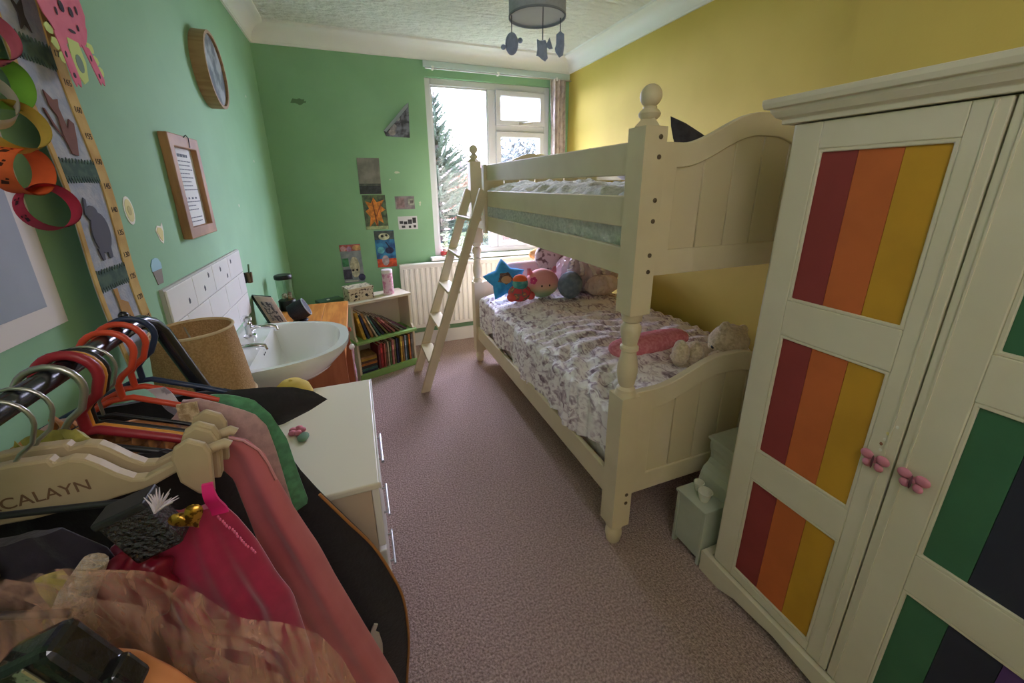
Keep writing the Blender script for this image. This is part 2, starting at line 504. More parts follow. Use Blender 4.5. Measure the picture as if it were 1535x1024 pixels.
def board(name, zb, zside, amp, rail, rim, planks, thick=.03):
    """arched end board: rim ring + tongue-and-groove planks"""
    def top(x, d=0): return zside + amp*sstep((.80-abs(x-XC)/HW)/.72) - d
    nseg = 40
    def outl(x0, x1, z0, d):
        return [(x0, z0), (x1, z0)] + [(x1+(x0-x1)*k/nseg, top(x1+(x0-x1)*k/nseg, d)) for k in range(nseg+1)]
    o_ = outl(BX0, BX1, zb, 0); i_ = outl(BX0+rim, BX1-rim, zb+rail, rim)
    fr = MB().ring(o_, i_, 'y', PY0-.014, PY0+.014).build(name, M_cream, bed, smooth=35, bevel=.003)
    x0, x1 = BX0+rim-.01, BX1-rim+.01
    for k in range(planks):
        a = x0+(x1-x0)*k/planks + (.0022 if k else 0); c_ = x0+(x1-x0)*(k+1)/planks - (.0022 if k < planks-1 else 0)
        ns = 8
        pts = [(a, zb+rail-.01), (c_, zb+rail-.01)] + [(c_+(a-c_)*j/ns, top(c_+(a-c_)*j/ns, rim-.01)) for j in range(ns+1)]
        MB().prism(pts, 'y', PY0-.006, PY0+.006).build('plank', M_groove, fr, bevel=.002, seg=1)
    return fr
fu = board('footboard', 1.147, 1.575, .105, .088, .075, 6)
fl = board('footboard', .23, .70, .085, .085, .085, 6)
for f_ in (fu, fl):
    h = f_.copy(); h.name = 'headboard'; col.objects.link(h); h.location = Vector((0, PY1-PY0, 0))
    for ch in list(f_.children):
        c = ch.copy(); col.objects.link(c); c.parent = h
def rail(name, x, z0, z1, y0=PY0+PW, y1=PY1-PW, th=.022):
    return MB().box(x-th/2, x+th/2, y0, y1, z0, z1).build(name, M_cream, bed, bevel=.004)
for x in (PX0-.012, PX1+.012):
    rail('side_rail', x, 1.145, 1.242); rail('side_rail', x, .21, .325)
GY = 2.70
for z0, z1 in ((1.31, 1.412), (1.476, 1.578)):
    rail('guard_rail', PX0-.012, z0, z1, PY0+PW, GY)
    rail('guard_rail', PX1+.012, z0, z1)
MB().box(PX0-.045, PX0-.023, GY-.055, GY, 1.13, 1.58).build('guard_post', M_cream, bed, bevel=.004)
for z in (1.165, .26):
    for k in range(12):
        y = 1.2+k*(2.92-1.2)/11
        MB().box(BX0-.03, BX1+.03, y-.04, y+.04, z-.012, z+.008).build('slat', mat('pine_slat', (206, 176, 130), .7), bed)

# ------------------------------------------------------------------ ladder
lad = thing('bunk_ladder', 'cream wooden ladder with flat treads leaning on the bunk bed', 'ladder', (.34, 2.84, 0))
LA = math.atan2(.345, 1)
for y in (2.655, 3.025):
    x0, x1, zt = .30, .365, 1.40
    sl = .345
    pts = [(x0, 0), (x1, 0), (x1+sl*zt, zt), (x0+sl*zt+.01, zt+.03)]
    MB().prism(pts, 'y', y-.014, y+.014).build('stile', M_cream, lad, bevel=.003)
for z in (.225, .475, .725, .975, 1.225):
    x = .333+.345*z
    MB().box(x-.04, x+.05, 2.668, 3.012, z-.01, z+.01).build('tread', M_cream, lad, bevel=.003)

# ------------------------------------------------------------------ mattresses and bedding
M_matt = mat('white_mattress_ticking', (222, 216, 208), .9, c2=(204, 194, 190), nscale=30, ramp=(.5, .65))
tag(MB().box(.912, 1.82, 1.10, 3.0, 1.174, 1.34).build('mattress', M_matt, bevel=.03, seg=3), 'white mattress on the upper bunk under the fleecy blanket', 'mattress')
tag(MB().box(.892, 1.85, 1.10, 3.0, .269, .50).build('mattress', M_matt, bevel=.04, seg=3), 'white mattress on the lower bunk under the floral duvet', 'mattress')
M_fleece = mat('grey_green_fleece', (226, 230, 224), 1, c2=(196, 202, 196), nscale=60, bump=1.0, bscale=70, sheen=.5, ramp=(.38, .62))
def fle(u, v):
    y = 1.135+v*1.83
    # cross section: up the left side, over the top, down the right side
    if u < .12: x = .888; z = 1.215+(u/.12)*.15
    elif u > .88: x = 1.845; z = 1.365-((u-.88)/.12)*.15
    else:
        t = (u-.12)/.76; x = .888+t*.957; z = 1.365+.085*min(1, 5*min(t, 1-t))**.5
    q = nz(x*11, y*11, 1)*.034 + nz(x*26, y*26, 3)*.012
    if .12 <= u <= .88: z += q + .02*nz(x*4, y*4, 7)
    else: x += max(-.012, min(.0, q))
    return (x, y, z)
tag(MB().slab(fle, 70, 120, lambda u, v: (0, 0, -.012) if .12 <= u <= .88 else ((.008 if u < .5 else -.008), 0, 0)).build('fleece_blanket', M_fleece, smooth=80), 'fluffy grey green fleece blanket spread over the upper bunk', 'blanket')
# a pair of pale cushions by the yellow wall on the upper bunk
M_palec = mat('pale_cushion_cotton', (214, 206, 198), .95, c2=(190, 180, 180), nscale=20)
for (x, y, rx, ry, lb) in ((1.62, 1.95, .16, .20, 'pale cotton pillow lying mid-way along the upper bunk by the yellow wall'), (1.60, 1.50, .17, .17, 'pale rounded pillow near the footboard of the upper bunk')):
    b = MB().ell((x, y, 1.505), (rx, ry, .05), 22, 12, fn=lambda d: (1/max(.62, (abs(d.x)**4+abs(d.y)**4+abs(d.z)**2)**.25))**.8)
    tag(b.build('pillow', M_palec, smooth=80), lb, 'pillow', 'pillows on the upper bunk')

# dark pointed cushion at the foot of the upper bunk
M_dkf = mat('charcoal_fabric', (62, 60, 64), .95, c2=(50, 49, 52), nscale=40)
pts = [(1.097, 1.682), (1.103, 1.65), (1.118, 1.61), (1.145, 1.56), (1.19, 1.49), (1.24, 1.46), (1.44, 1.45), (1.48, 1.48), (1.47, 1.53), (1.36, 1.585), (1.246, 1.632), (1.17, 1.662)]
tag(MB().puff(pts, (0, 1.25, 0), (1, 0, 0), (0, 0, 1), (0, 1, 0), .07, 5).build('pointed_cushion', M_dkf, smooth=70), 'charcoal pointed fin-shaped cushion behind the upper footboard', 'cushion')

# floral duvet of the lower bunk
m = bpy.data.materials.new('floral_duvet_cotton'); m.use_nodes = True
N = m.node_tree.nodes; L = m.node_tree.links; pb = N['Principled BSDF']; pb.inputs['Roughness'].default_value = .95
tc = N.new('ShaderNodeTexCoord')
v1 = N.new('ShaderNodeTexNoise'); v1.inputs['Scale'].default_value = 22; v1.inputs['Detail'].default_value = 3; v1.inputs['Distortion'].default_value = 1.2
mp = N.new('ShaderNodeMapping'); mp.inputs['Scale'].default_value = (1.5, .8, 1.2); L.new(tc.outputs['Object'], mp.inputs['Vector']); L.new(mp.outputs['Vector'], v1.inputs['Vector'])
r1 = N.new('ShaderNodeValToRGB'); e = r1.color_ramp.elements
e[0].position = .46; e[0].color = (*lin((250, 246, 246)), 1); e[1].position = .58; e[1].color = (*lin((202, 188, 196)), 1)
k = e.new(.72); k.color = (*lin((134, 116, 126)), 1)
L.new(v1.outputs['Fac'], r1.inputs['Fac'])
v2 = N.new('ShaderNodeTexNoise'); v2.inputs['Scale'].default_value = 5; L.new(tc.outputs['Object'], v2.inputs['Vector'])
r2_ = N.new('ShaderNodeValToRGB'); e = r2_.color_ramp.elements
e[0].position = .30; e[0].color = (0, 0, 0, 1); e[1].position = .45; e[1].color = (1, 1, 1, 1)
L.new(v2.outputs['Fac'], r2_.inputs['Fac'])
mx = N.new('ShaderNodeMix'); mx.data_type = 'RGBA'; mx.inputs[6].default_value = (*lin((248, 244, 240)), 1)
L.new(r2_.outputs['Color'], mx.inputs[0]); L.new(r1.outputs['Color'], mx.inputs[7]); L.new(mx.outputs[2], pb.inputs['Base Color'])
wv = N.new('ShaderNodeTexNoise'); wv.inputs['Scale'].default_value = 60; L.new(tc.outputs['Object'], wv.inputs['Vector'])
bp = N.new('ShaderNodeBump'); bp.inputs['Strength'].default_value = .35; bp.inputs['Distance'].default_value = .01
L.new(wv.outputs['Fac'], bp.inputs['Height']); L.new(bp.outputs['Normal'], pb.inputs['Normal'])
M_duvet = m
def duv(u, v):
    y = 1.13+v*1.80
    near = 1-v
    hem = .325 + .07*math.sin(v*9+1)*.5 + .02*math.sin(v*31)
    if u < .26:
        t = u/.26
        x = .872 + .006*math.sin(v*60+t*3) + .012*math.sin(v*23) - .012 + .03*sstep((t-.7)/.3); z = hem+(.59-hem)*math.sin(t*PI/2)**.9
    else:
        t = (u-.26)/.74
        x = .885+t*.975
        z = .595 + .05*sstep(t*4) - .03*sstep((t-.85)/.15)
    # wrinkles: fine cross pleats everywhere, deeper slanted folds at the near corner
    w = .0065*math.sin(y*62 + 5*nz(x*3, y*3, 1) + x*10) + .014*nz(x*9, y*12, 2) + .008*nz(x*22, y*26, 5)
    fold = sstep((near-.45)/.4)*sstep((.5-u)/.3)
    w += fold*.018*math.sin((y*1.0-x*1.4)*38 + 3*nz(x*4, y*4, 9))
    if u < .26: x -= abs(w)*1.0; z += w*.3
    else: z += w
    return (x, y, z)
tag(MB().slab(duv, 110, 150, lambda u, v: ((.006, 0, 0) if u < .24 else (0, 0, -.02))).build('duvet', M_duvet, smooth=80), 'crumpled white duvet with dusky floral print on the lower bunk', 'duvet')

# pink bolster cushion
M_pinkb = mat('pink_dotted_cotton', (214, 122, 132), .95, c2=(228, 150, 156), nscale=60)
def bol(d): return (1/max(.5, (abs(d.x)**6+abs(d.y)**2.2+abs(d.z)**2.2)**(1/3.2)))**.75
tag(MB().ell((1.33, 1.50, .675), (.24, .075, .05), 30, 14, fn=bol, rot=Matrix.Rotation(R(4), 3, 'Z')).build('bolster_cushion', M_pinkb, smooth=70), 'long pink dotted cushion lying across the floral duvet', 'cushion')

# teddy bear lying behind the lower footboard
M_bear = mat('cream_teddy_plush', (228, 208, 176), 1, c2=(204, 182, 148), nscale=70, bump=.9, bscale=110, sheen=.5)
fz = lambda d: 1+.07*nz(d.x*9, d.y*9, d.z*9)
t = thing('teddy_bear', 'cream teddy bear lying behind the lower footboard', 'teddy bear', (1.4, 1.22, .64))
b = MB().ell((1.40, 1.27, .685), (.13, .075, .06), 20, 12, fn=fz)
b.ell((1.51, 1.20, .765), (.092, .078, .08), 22, 14, fn=fz)
b.ell((1.455, 1.215, .745), (.035, .035, .03), 12, 8, fn=fz)
for (x, y, z, a) in ((1.262, 1.225, .742, .05), (1.318, 1.20, .738, .048)):
    b.ell((x, y, z), (.031, .04, .058), 14, 10, fn=fz)
b.ell((1.42, 1.17, .715), (.05, .03, .03), 12, 8, fn=fz)
b.build('body', M_bear, t, smooth=80)
for (x, z) in ((1.585, .805), (1.475, .835)):
    MB().ell((x, 1.20, z), (.030, .018, .030), 12, 8, fn=fz).build('ear', M_bear, t, smooth=80)
MB().ell((1.428, 1.205, .75), (.011, .012, .009), 10, 6).build('nose', M_black, t, smooth=60)

# ------------------------------------------------------------------ soft toys and cushions at the head of the lower bunk
Z0 = .665
fwd_dir = Vector((-.35, -.90, .25)).normalized()
def frame(yaw, tilt):
    """U right, V up, W out of the face; face turned yaw from -Y, leaning back by tilt"""
    U = Vector((math.cos(yaw), math.sin(yaw), 0)); Wd = Vector((math.sin(yaw), -math.cos(yaw), 0))
    V = (Vector((0, 0, 1))*math.cos(tilt) - Wd*math.sin(tilt)).normalized(); W = U.cross(V)*-1
    W = (Wd*math.cos(tilt)+Vector((0, 0, 1))*math.sin(tilt)).normalized()
    return U, V, W
# blue star
U, V, W = frame(R(-15), R(25))
star = []
for k in range(10):
    r_ = .165 if k % 2 == 0 else .10
    a = PI/2+PI*k/5+R(8); star.append((r_*math.cos(a), r_*math.sin(a)))
star = [p for i in range(10) for p in ((star[i][0], star[i][1]), ((star[i][0]+star[(i+1) % 10][0])/2*1.03, (star[i][1]+star[(i+1) % 10][1])/2*1.03))]
t = thing('star_cushion', 'bright blue star-shaped plush cushion by the bed post', 'cushion', (.975, 2.68, Z0))
MB().puff(star, (.975, 2.68, Z0+.115), U, V, W, .12, 6).build('cover', mat('bright_blue_plush', (66, 168, 226), .9, c2=(54, 150, 214), nscale=30), t, smooth=70)
b = MB(); cc = Vector((.975, 2.68, Z0+.115))+W*.048
b.puff(ellipse(0, .0, .062, .056, 16), cc, U, V, W, .03, 3, 0); b.puff(ellipse(.005, -.012, .038, .03, 12), cc+W*.012, U, V, W, .02, 3, 1)
b.build('round_patch', [mat('patch_brown', (128, 104, 96), .9, c2=(84, 70, 70), nscale=40), mat('patch_tan', (190, 158, 120), .9)], t, smooth=70)
# multicoloured round-bodied plush
t = thing('patchwork_plush', 'small red patchwork plush with orange cap', 'soft toy', (1.02, 2.50, Z0))
b = MB().ell((1.02, 2.50, Z0+.055), (.085, .07, .062), 20, 12).build('body', mat('red_patch_plush', (212, 82, 88), .9, c2=(92, 112, 104), nscale=26, ramp=(.5, .56), c3=(226, 150, 90)), t, smooth=80)
MB().ell((1.02, 2.49, Z0+.125), (.055, .05, .055), 18, 12).build('head', mat('teal_plush', (70, 150, 146), .9, c2=(110, 182, 170), nscale=30), t, smooth=80)
MB().ell((1.02, 2.495, Z0+.15), (.052, .05, .038), 18, 10).build('cap', mat('orange_plush', (232, 112, 62), .9), t, smooth=80)
for s_ in (-1, 1):
    MB().ell((1.02+s_*.072, 2.475, Z0+.035), (.032, .038, .03), 12, 8).build('foot', mat('coral_plush', (222, 96, 92), .9), t, smooth=80)
# pastel squashy ball plush
t = thing('pastel_plush', 'round pastel plush, pink above and pale green below', 'soft toy', (1.21, 2.56, Z0))
m = bpy.data.materials.new('pastel_two_tone_plush'); m.use_nodes = True
N = m.node_tree.nodes; L = m.node_tree.links; pb = N['Principled BSDF']; pb.inputs['Roughness'].default_value = .95
tc = N.new('ShaderNodeTexCoord'); sx_ = N.new('ShaderNodeSeparateXYZ'); L.new(tc.outputs['Object'], sx_.inputs[0])
rp = N.new('ShaderNodeValToRGB'); e = rp.color_ramp.elements; e[0].position = .04; e[0].color = (*lin((178, 206, 160)), 1); e[1].position = .12; e[1].color = (*lin((240, 176, 176)), 1)
k = e.new(.08); k.color = (*lin((236, 206, 176)), 1)
L.new(sx_.outputs['Z'], rp.inputs['Fac']); L.new(rp.outputs['Color'], pb.inputs['Base Color'])
MB().ell((1.215, 2.55, Z0+.098), (.128, .10, .105), 24, 14).build('body', m, t, smooth=80)
for s_ in (-1, 1):
    MB().puff([(-.028, 0), (.028, 0), (.012, .05), (-.012, .05)], (1.215+s_*.09, 2.55, Z0+.165), (1, 0, 0), (s_*.3, 0, 1), (0, -1, 0), .025, 3).build('ear', mat('pink_plush', (236, 150, 166), .95), t, smooth=80)
for s_ in (-1, 1):
    MB().ell((1.20+s_*.03, 2.452, Z0+.10), (.006, .006, .008), 8, 6).build('eye', M_black, t, smooth=60)
b = MB()
for k in range(5):
    a = 2*PI*k/5; b.ell((1.115+.016*math.cos(a), 2.475, Z0+.14+.016*math.sin(a)), (.013, .008, .013), 8, 6)
b.build('bow', mat('hot_pink_plush', (226, 92, 150), .9), t, smooth=70)
# plain slate-blue cushion
t = tag(MB().ell((1.40, 2.46, Z0+.085), (.092, .08, .10), 24, 14, fn=lambda d: 1+.06*nz(d.x*3, d.y*3, d.z*3)).build('round_cushion', mat('slate_blue_plush', (140, 158, 176), .95, c2=(120, 138, 156), nscale=30), smooth=80), 'plain slate blue round plush cushion beside the pastel plush', 'cushion')
# heaped ruffled bedspread
M_ruff = mat('dusky_ruffle_cotton', (238, 226, 234), .95, c2=(222, 206, 214), nscale=12)
def ruffle(c, r, k, amp, ph=0):
    def fn(d):
        a = math.atan2(d.z, d.x)
        return 1 + amp*math.sin(k*math.atan2(d.y, d.x)+4*nz(d.x*2, d.y*2, d.z*2+ph)) * (1-d.z*d.z)**.5 + .06*nz(d.x*4+ph, d.y*4, d.z*4)
    return MB().ell(c, r, 64, 30, fn=fn)
b = ruffle((1.65, 2.64, Z0+.135), (.25, .18, .165), 23, .11, 1)
t = thing('ruffled_bedspread', 'heap of dusky pink ruffled bedspread at the bed head', 'bedspread', (1.65, 2.64, Z0))
b.build('cloth', M_ruff, t, smooth=80)
M_frill = mat('white_frill_cotton', (246, 240, 236), .95)
for k in range(7):
    a = R(-150+22*k)          # frills run over the heap like seams from front to crown
    def frl(u, v, a=a, k=k):
        th = R(86-70*u); w_ = (v-.5)*.030
        rx, ry, rz = .272, .200, .181
        aa = a+w_*3.2+.10*math.sin(u*5+k)
        q = 1+.05*math.sin(u*48+k)*(.4+abs(v-.5))
        return (1.65+rx*q*math.sin(th)*math.cos(aa), 2.64+ry*q*math.sin(th)*math.sin(aa), Z0+.135+rz*q*math.cos(th))
    MB().slab(frl, 40, 4, lambda u, v: (0, .006, -.003)).build('frill', M_frill, t, smooth=70)
t = tag(ruffle((1.66, 2.44, Z0+.065), (.13, .06, .075), 15, .14, 4).build('frilled_cushion', mat('pale_frill_cotton', (230, 214, 214), .95, c2=(240, 230, 228), nscale=16), smooth=80), 'pale pink cushion with gathered frill in front of the bedspread heap', 'cushion')
b = MB().ell((1.55, 2.86, Z0+.17), (.25, .075, .17), 40, 20, fn=lambda d: (1/max(.55, (abs(d.x)**4+abs(d.y)**2+abs(d.z)**4)**(1/3.4)))**.8*(1+.04*nz(d.x*5, d.y*5, d.z*5)))
tag(b.build('pillow', mat('brown_floral_pillowcase', (190, 176, 166), .95, c2=(106, 84, 80), nscale=22, ramp=(.5, .58)), smooth=80), 'brown floral pillow propped upright against the lower headboard', 'pillow')
b = MB().ell((1.20, 2.87, Z0+.09), (.20, .055, .115), 32, 16, fn=lambda d: (1/max(.55, (abs(d.x)**4+abs(d.y)**2+abs(d.z)**4)**(1/3.4)))**.8)
tag(b.build('pillow', mat('blush_pillowcase', (216, 190, 184), .95), smooth=80), 'plain blush pillow leaning on the lower headboard behind the soft toys', 'pillow')
b = MB().ell((1.36, 2.93, Z0+.245), (.085, .035, .045), 20, 10, fn=lambda d: 1+.12*nz(d.x*4, d.y*4, d.z*4))
tag(b.build('scrunched_scarf', mat('orange_patterned_cloth', (222, 164, 84), .9, c2=(236, 206, 150), nscale=40), smooth=80), 'scrunched orange patterned cloth on top of the pillows', 'cloth')
# ------------------------------------------------------------------ wardrobe
M_ward = mat('off_white_wardrobe_paint', (220, 213, 190), .45, c2=(215, 208, 184), nscale=5)
wd = thing('wardrobe', 'off white wardrobe with rainbow striped door panels and moulded cornice', 'wardrobe', (1.38, .405, 0))
WF, WBk, WY0_, WY1_ = 1.14, 1.63, -.005, .815
b = MB()
b.box(WF, WBk, WY0_, WY0_+.02, .06, 1.60); b.box(WF, WBk, WY1_-.02, WY1_, .06, 1.60)
b.box(WF, WBk, WY0_+.02, WY1_-.02, .085, .105); b.box(WF, WBk, WY0_+.02, WY1_-.02, 1.58, 1.60)
b.box(WBk-.01, WBk, WY0_+.02, WY1_-.02, .105, 1.58)
b.build('carcass', M_ward, wd, bevel=.002)
# scalloped plinth
pts = [(WY0_-.03, .09), (WY1_+.03, .09), (WY1_+.03, 0), (WY1_-.06, 0), (WY1_-.09, .012), (WY1_-.13, .03)]
for k in range(9):
    t_ = k/8; y = (WY1_-.13)+((WY0_+.13)-(WY1_-.13))*t_
    pts.append((y, .036-.014*math.cos(4*PI*t_)*.6))
pts += [(WY0_+.13, .03), (WY0_+.09, .012), (WY0_+.06, 0), (WY0_-.03, 0)]
b = MB().prism(pts, 'x', WF-.035, WF-.012)
b.box(WF-.012, WBk, WY1_, WY1_+.03, 0, .09); b.box(WF-.012, WBk, WY0_-.03, WY0_, 0, .09)
b.build('plinth', M_ward, wd, bevel=.004)
# moulded cornice: stepped profile on front and both ends
prof = [(0, 1.60), (.014, 1.60), (.014, 1.612), (.026, 1.618), (.036, 1.632), (.038, 1.640), (.048, 1.640), (.052, 1.652), (.052, 1.664), (0, 1.664)]
n = len(prof); vs_ = []; fs = []
for st in range(4):
    for o_, z in prof:
        x, y = {0: (WBk, WY1_+o_), 1: (WF-.02-o_, WY1_+o_), 2: (WF-.02-o_, WY0_-o_), 3: (WBk, WY0_-o_)}[st]
        vs_.append((x, y, z))
for st in range(3):
    for k in range(n):
        j = (k+1) % n; fs.append((st*n+k, st*n+j, (st+1)*n+j, (st+1)*n+k))
fs += [tuple(range(n)), tuple(3*n+k for k in range(n))[::-1]]
b = MB().add(vs_, fs); b.box(WF-.02, WBk, WY0_, WY1_, 1.601, 1.663)
b.build('cornice', M_ward, wd, bevel=.0015, seg=1)
STR = [[('crimson_board_paint', (150, 60, 58)), ('orange_board_paint', (206, 110, 56)), ('amber_board_paint', (206, 156, 46))],
       [('green_board_paint', (66, 116, 84)), ('navy_board_paint', (48, 52, 66)), ('purple_board_paint', (92, 62, 120))]]
ZP = [(.13, .522), (.625, 1.026), (1.13, 1.532)]
M_knob = mat('pink_butterfly_paint', (208, 132, 150), .4)
DF = WF-.022
for d_ in range(2):
    y1, y0 = (.797, .4065) if d_ == 0 else (.4025, .012)
    pa, pb_ = (.727, .461) if d_ == 0 else (.335, .075)     # panel: near hinge / near knob
    if d_ == 1: pa, pb_ = .322, .075
    b = MB()
    b.box(DF, WF-.001, pa, y1, .098, 1.597); b.box(DF, WF-.001, y0, pb_, .098, 1.597)
    zc = [.098] + [z for p in ZP for z in p] + [1.597]
    for k in range(4): b.box(DF, WF-.001, pb_, pa, zc[2*k], zc[2*k+1])
    door = b.build('door', M_ward, wd, bevel=.0025)
    for (z0, z1) in ZP:
        w_ = (pa-pb_)/3
        for k in range(3):
            ya, yb_ = pa-w_*k, pa-w_*(k+1)
            nm, cc = STR[d_][k]
            MB().box(DF+.008, WF-.003, yb_+.0006, ya-.0006, z0+.0005, z1-.0005).build('striped_board', mat(nm, cc, .5, c2=tuple(int(v*.96) for v in cc), nscale=8), door)
        o_ = [(pb_, z0), (pa, z0), (pa, z1), (pb_, z1)]; q = .009
        i_ = [(pb_+q, z0+q), (pa-q, z0+q), (pa-q, z1-q), (pb_+q, z1-q)]
        MB().ring(o_, i_, 'x', DF+.001, DF+.008).build('panel_moulding', M_ward, door, bevel=.002, seg=1)
    ky = .437 if d_ == 0 else .363
    kz = .803
    b = MB()
    for s_ in (-1, 1):
        b.puff(ellipse(s_*.016, .010, .014, .013, 14), (DF-.012, ky, kz), (0, 1, 0), (0, 0, 1), (1, 0, 0), .012, 3)
        b.puff(ellipse(s_*.012, -.012, .010, .011, 14), (DF-.012, ky, kz), (0, 1, 0), (0, 0, 1), (1, 0, 0), .012, 3)
    b.lathe([(.006, 0), (.006, .014)], (DF-.013, ky, kz), 10, axis='x')
    kn = b.build('butterfly_knob', M_knob, door, smooth=60)
    MB().ell((DF-.019, ky, kz), (.003, .0028, .018), 8, 8).build('butterfly_body', mat('butterfly_dark', (96, 58, 66), .5), door, smooth=60)
    # narrow bead down the meeting edge
    MB().box(DF-.003, DF, (y0+.018) if d_ == 0 else (y1-.020), (y0+.022) if d_ == 0 else (y1-.016), .1, 1.595).build('edge_bead', M_ward, door)
    if d_ == 0:
        for (sy_, sz, cc) in ((.419, .905, (236, 234, 222)), (.432, .880, (228, 214, 150)), (.434, .862, (232, 230, 214)), (.438, .848, (140, 98, 76)), (.436, .832, (226, 222, 208))):
            MB().puff(ellipse(0, 0, .0035, .0045, 8), (DF-.0005, sy_, sz), (0, 1, 0), (0, 0, 1), (1, 0, 0), .0012, 2).build('sticker', mat('sticker_%d' % cc[2], cc, .4), door)

# ------------------------------------------------------------------ small mint toy dresser between wardrobe and bed
M_mint = mat('mint_toy_paint', (188, 196, 180), .6, c2=(182, 190, 174), nscale=8)
td = thing('toy_dresser', 'small mint green toy dresser between wardrobe and bunk bed', 'toy dresser', (1.27, .925, 0))
TY0, TY1 = .852, .995
prof = [(1.105, 0), (1.125, 0), (1.135, .02), (1.40, .02), (1.41, 0), (1.43, 0), (1.43, .46), (1.246, .46), (1.244, .44), (1.246, .42), (1.256, .395), (1.258, .37), (1.246, .35), (1.226, .335), (1.216, .31), (1.210, .28), (1.206, .262), (1.206, .25), (1.105, .25)]
for y in (TY0, TY1-.014):
    MB().prism(prof, 'y', y, y+.014).build('side_panel', M_mint, td, bevel=.002)
MB().box(1.098, 1.206, TY0-.003, TY1+.003, .25, .262).build('worktop', M_mint, td, bevel=.002)
MB().box(1.236, 1.436, TY0-.006, TY1+.006, .46, .472).build('top_board', M_mint, td, bevel=.002)
MB().box(1.422, 1.43, TY0+.014, TY1-.014, .02, .45).build('back_panel', M_mint, td)
MB().box(1.108, 1.118, TY0+.014, TY1-.014, .03, .25).build('front_panel', M_mint, td, bevel=.002)
fr_ = [p for p in prof[7:18]]
MB().prism(fr_ + [(p[0]+.008, p[1]) for p in fr_[::-1]], 'y', TY0+.014, TY1-.014).build('curved_front', M_mint, td)
MB().box(1.12, 1.42, TY0+.014, TY1-.014, .03, .038).build('shelf', M_mint, td)
M_china = mat('white_toy_china', (220, 220, 206), .25)
def cup(x, y, z, r_, h, lb):
    t = thing('toy_cup', lb, 'toy cup', (x, y, z), group='toy cups on the mint dresser')
    MB().lathe([(r_*.6, 0), (r_*.75, h*.3), (r_*.95, h*.8), (r_, h), (r_*.9, h), (r_*.82, h*.75), (r_*.62, h*.3), (r_*.4, h*.15)], (x, y, z), 18).build('bowl', M_china, t, smooth=50)
    MB().lathe([(r_*1.02, h-.003), (r_*1.08, h), (r_*1.02, h+.002)], (x, y, z), 18, cap=False).build('rim', M_china, t, smooth=50)
cup(1.148, .905, .262, .027, .042, 'larger white toy cup at the front of the mint dresser')
cup(1.172, .958, .262, .020, .036, 'smaller white toy cup tucked behind the larger cup')

# ------------------------------------------------------------------ pendant lampshade with hanging shapes
LX, LY = .88, 1.94
pn = thing('pendant_lamp', 'grey drum pendant lampshade hung with blue felt shapes', 'lamp', (LX, LY, ZC))
M_shade = mat('slate_blue_shade_cloth', (176, 184, 196), .9, c2=(168, 176, 188), nscale=60)
MB().lathe([(.05, ZC), (.05, ZC-.015), (.02, ZC-.03)], (LX, LY, 0), 18).build('ceiling_rose', M_trim, pn, smooth=40)
MB().tube([(LX, LY, ZC-.02), (LX, LY, 2.33)], .003, 8).build('flex', M_trim, pn)
zs0, zs1, rs_ = 2.180, 2.370, .130
sh = MB().lathe([(rs_, zs0), (rs_, zs1), (rs_-.003, zs1), (rs_-.003, zs0), (rs_, zs0)], (LX, LY, 0), 40, cap=False).build('shade', M_shade, pn, smooth=40, merge=True)
MB().lathe([(rs_+.0015, zs0), (rs_+.0015, zs0+.008), (rs_-.004, zs0+.008), (rs_-.004, zs0), (rs_+.0015, zs0)], (LX, LY, 0), 40, cap=False).build('lower_band', mat('slate_trim', (140, 146, 158), .8), sh, smooth=40)
MB().lathe([(rs_-.004, zs0+.012), (rs_-.004, zs0+.014)], (LX, LY, 0), 32).build('diffuser_disc', mat('diffuser_cloth', (220, 222, 224), .9), sh)
MB().lathe([(.018, 2.33), (.020, 2.29), (.03, 2.26), (.03, 2.23), (.01, 2.205)], (LX, LY, 0), 14).build('bulb', M_trim, pn, smooth=60)
M_felt = mat('blue_felt', (158, 172, 204), .95, c2=(148, 162, 194), nscale=40)
def hang(nm, dx, dy, zc_, builder, drop):
    x, y = LX+dx, LY+dy
    s_ = builder(x, y, zc_).build(nm, M_felt, pn, smooth=70)
    MB().tube([(x, y, zs0+.004), (x, y, drop)], .0022, 6).build('cord', mat('cord_grey', (96, 102, 116), .9), s_)
X1, V1, W1 = (.93, -.36, 0), (0, 0, 1), (-.36, -.93, 0)
def face(x, y, z):
    b = MB().puff(ellipse(0, 0, .030, .047, 20), (x, y, z), X1, V1, W1, .03, 4)
    for s_ in (-1, 1): b.puff(ellipse(s_*.039, s_*.013, .012, .012, 10), (x, y, z), X1, V1, W1, .016, 3)
    return b
def fish(x, y, z):
    b = MB().puff([(-.026, .040), (-.012, .034), (.012, .036), (.020, .02), (.02, -.01), (.024, -.035), (.012, -.048), (-.002, -.04), (-.02, -.026), (-.028, -.026), (-.024, .0)], (x, y, z), X1, V1, W1, .024, 4)
    b.puff([(.012, .012), (.030, .046), (.046, .002), (.030, .0)], (x, y, z), X1, V1, W1, .016, 3)
    return b
def bean(x, y, z):
    return MB().puff([(-.018, .04), (0, .055), (.018, .042), (.021, 0), (.016, -.045), (-.002, -.055), (-.02, -.032), (-.024, -.018), (-.018, 0)], (x, y, z), X1, V1, W1, .024, 4)
hang('round_face_charm', -.118, .02, 2.072, face, 2.116)
hang('fish_charm', -.022, -.110, 2.024, fish, 2.060)
hang('bean_charm', .105, -.03, 2.078, bean, 2.128)
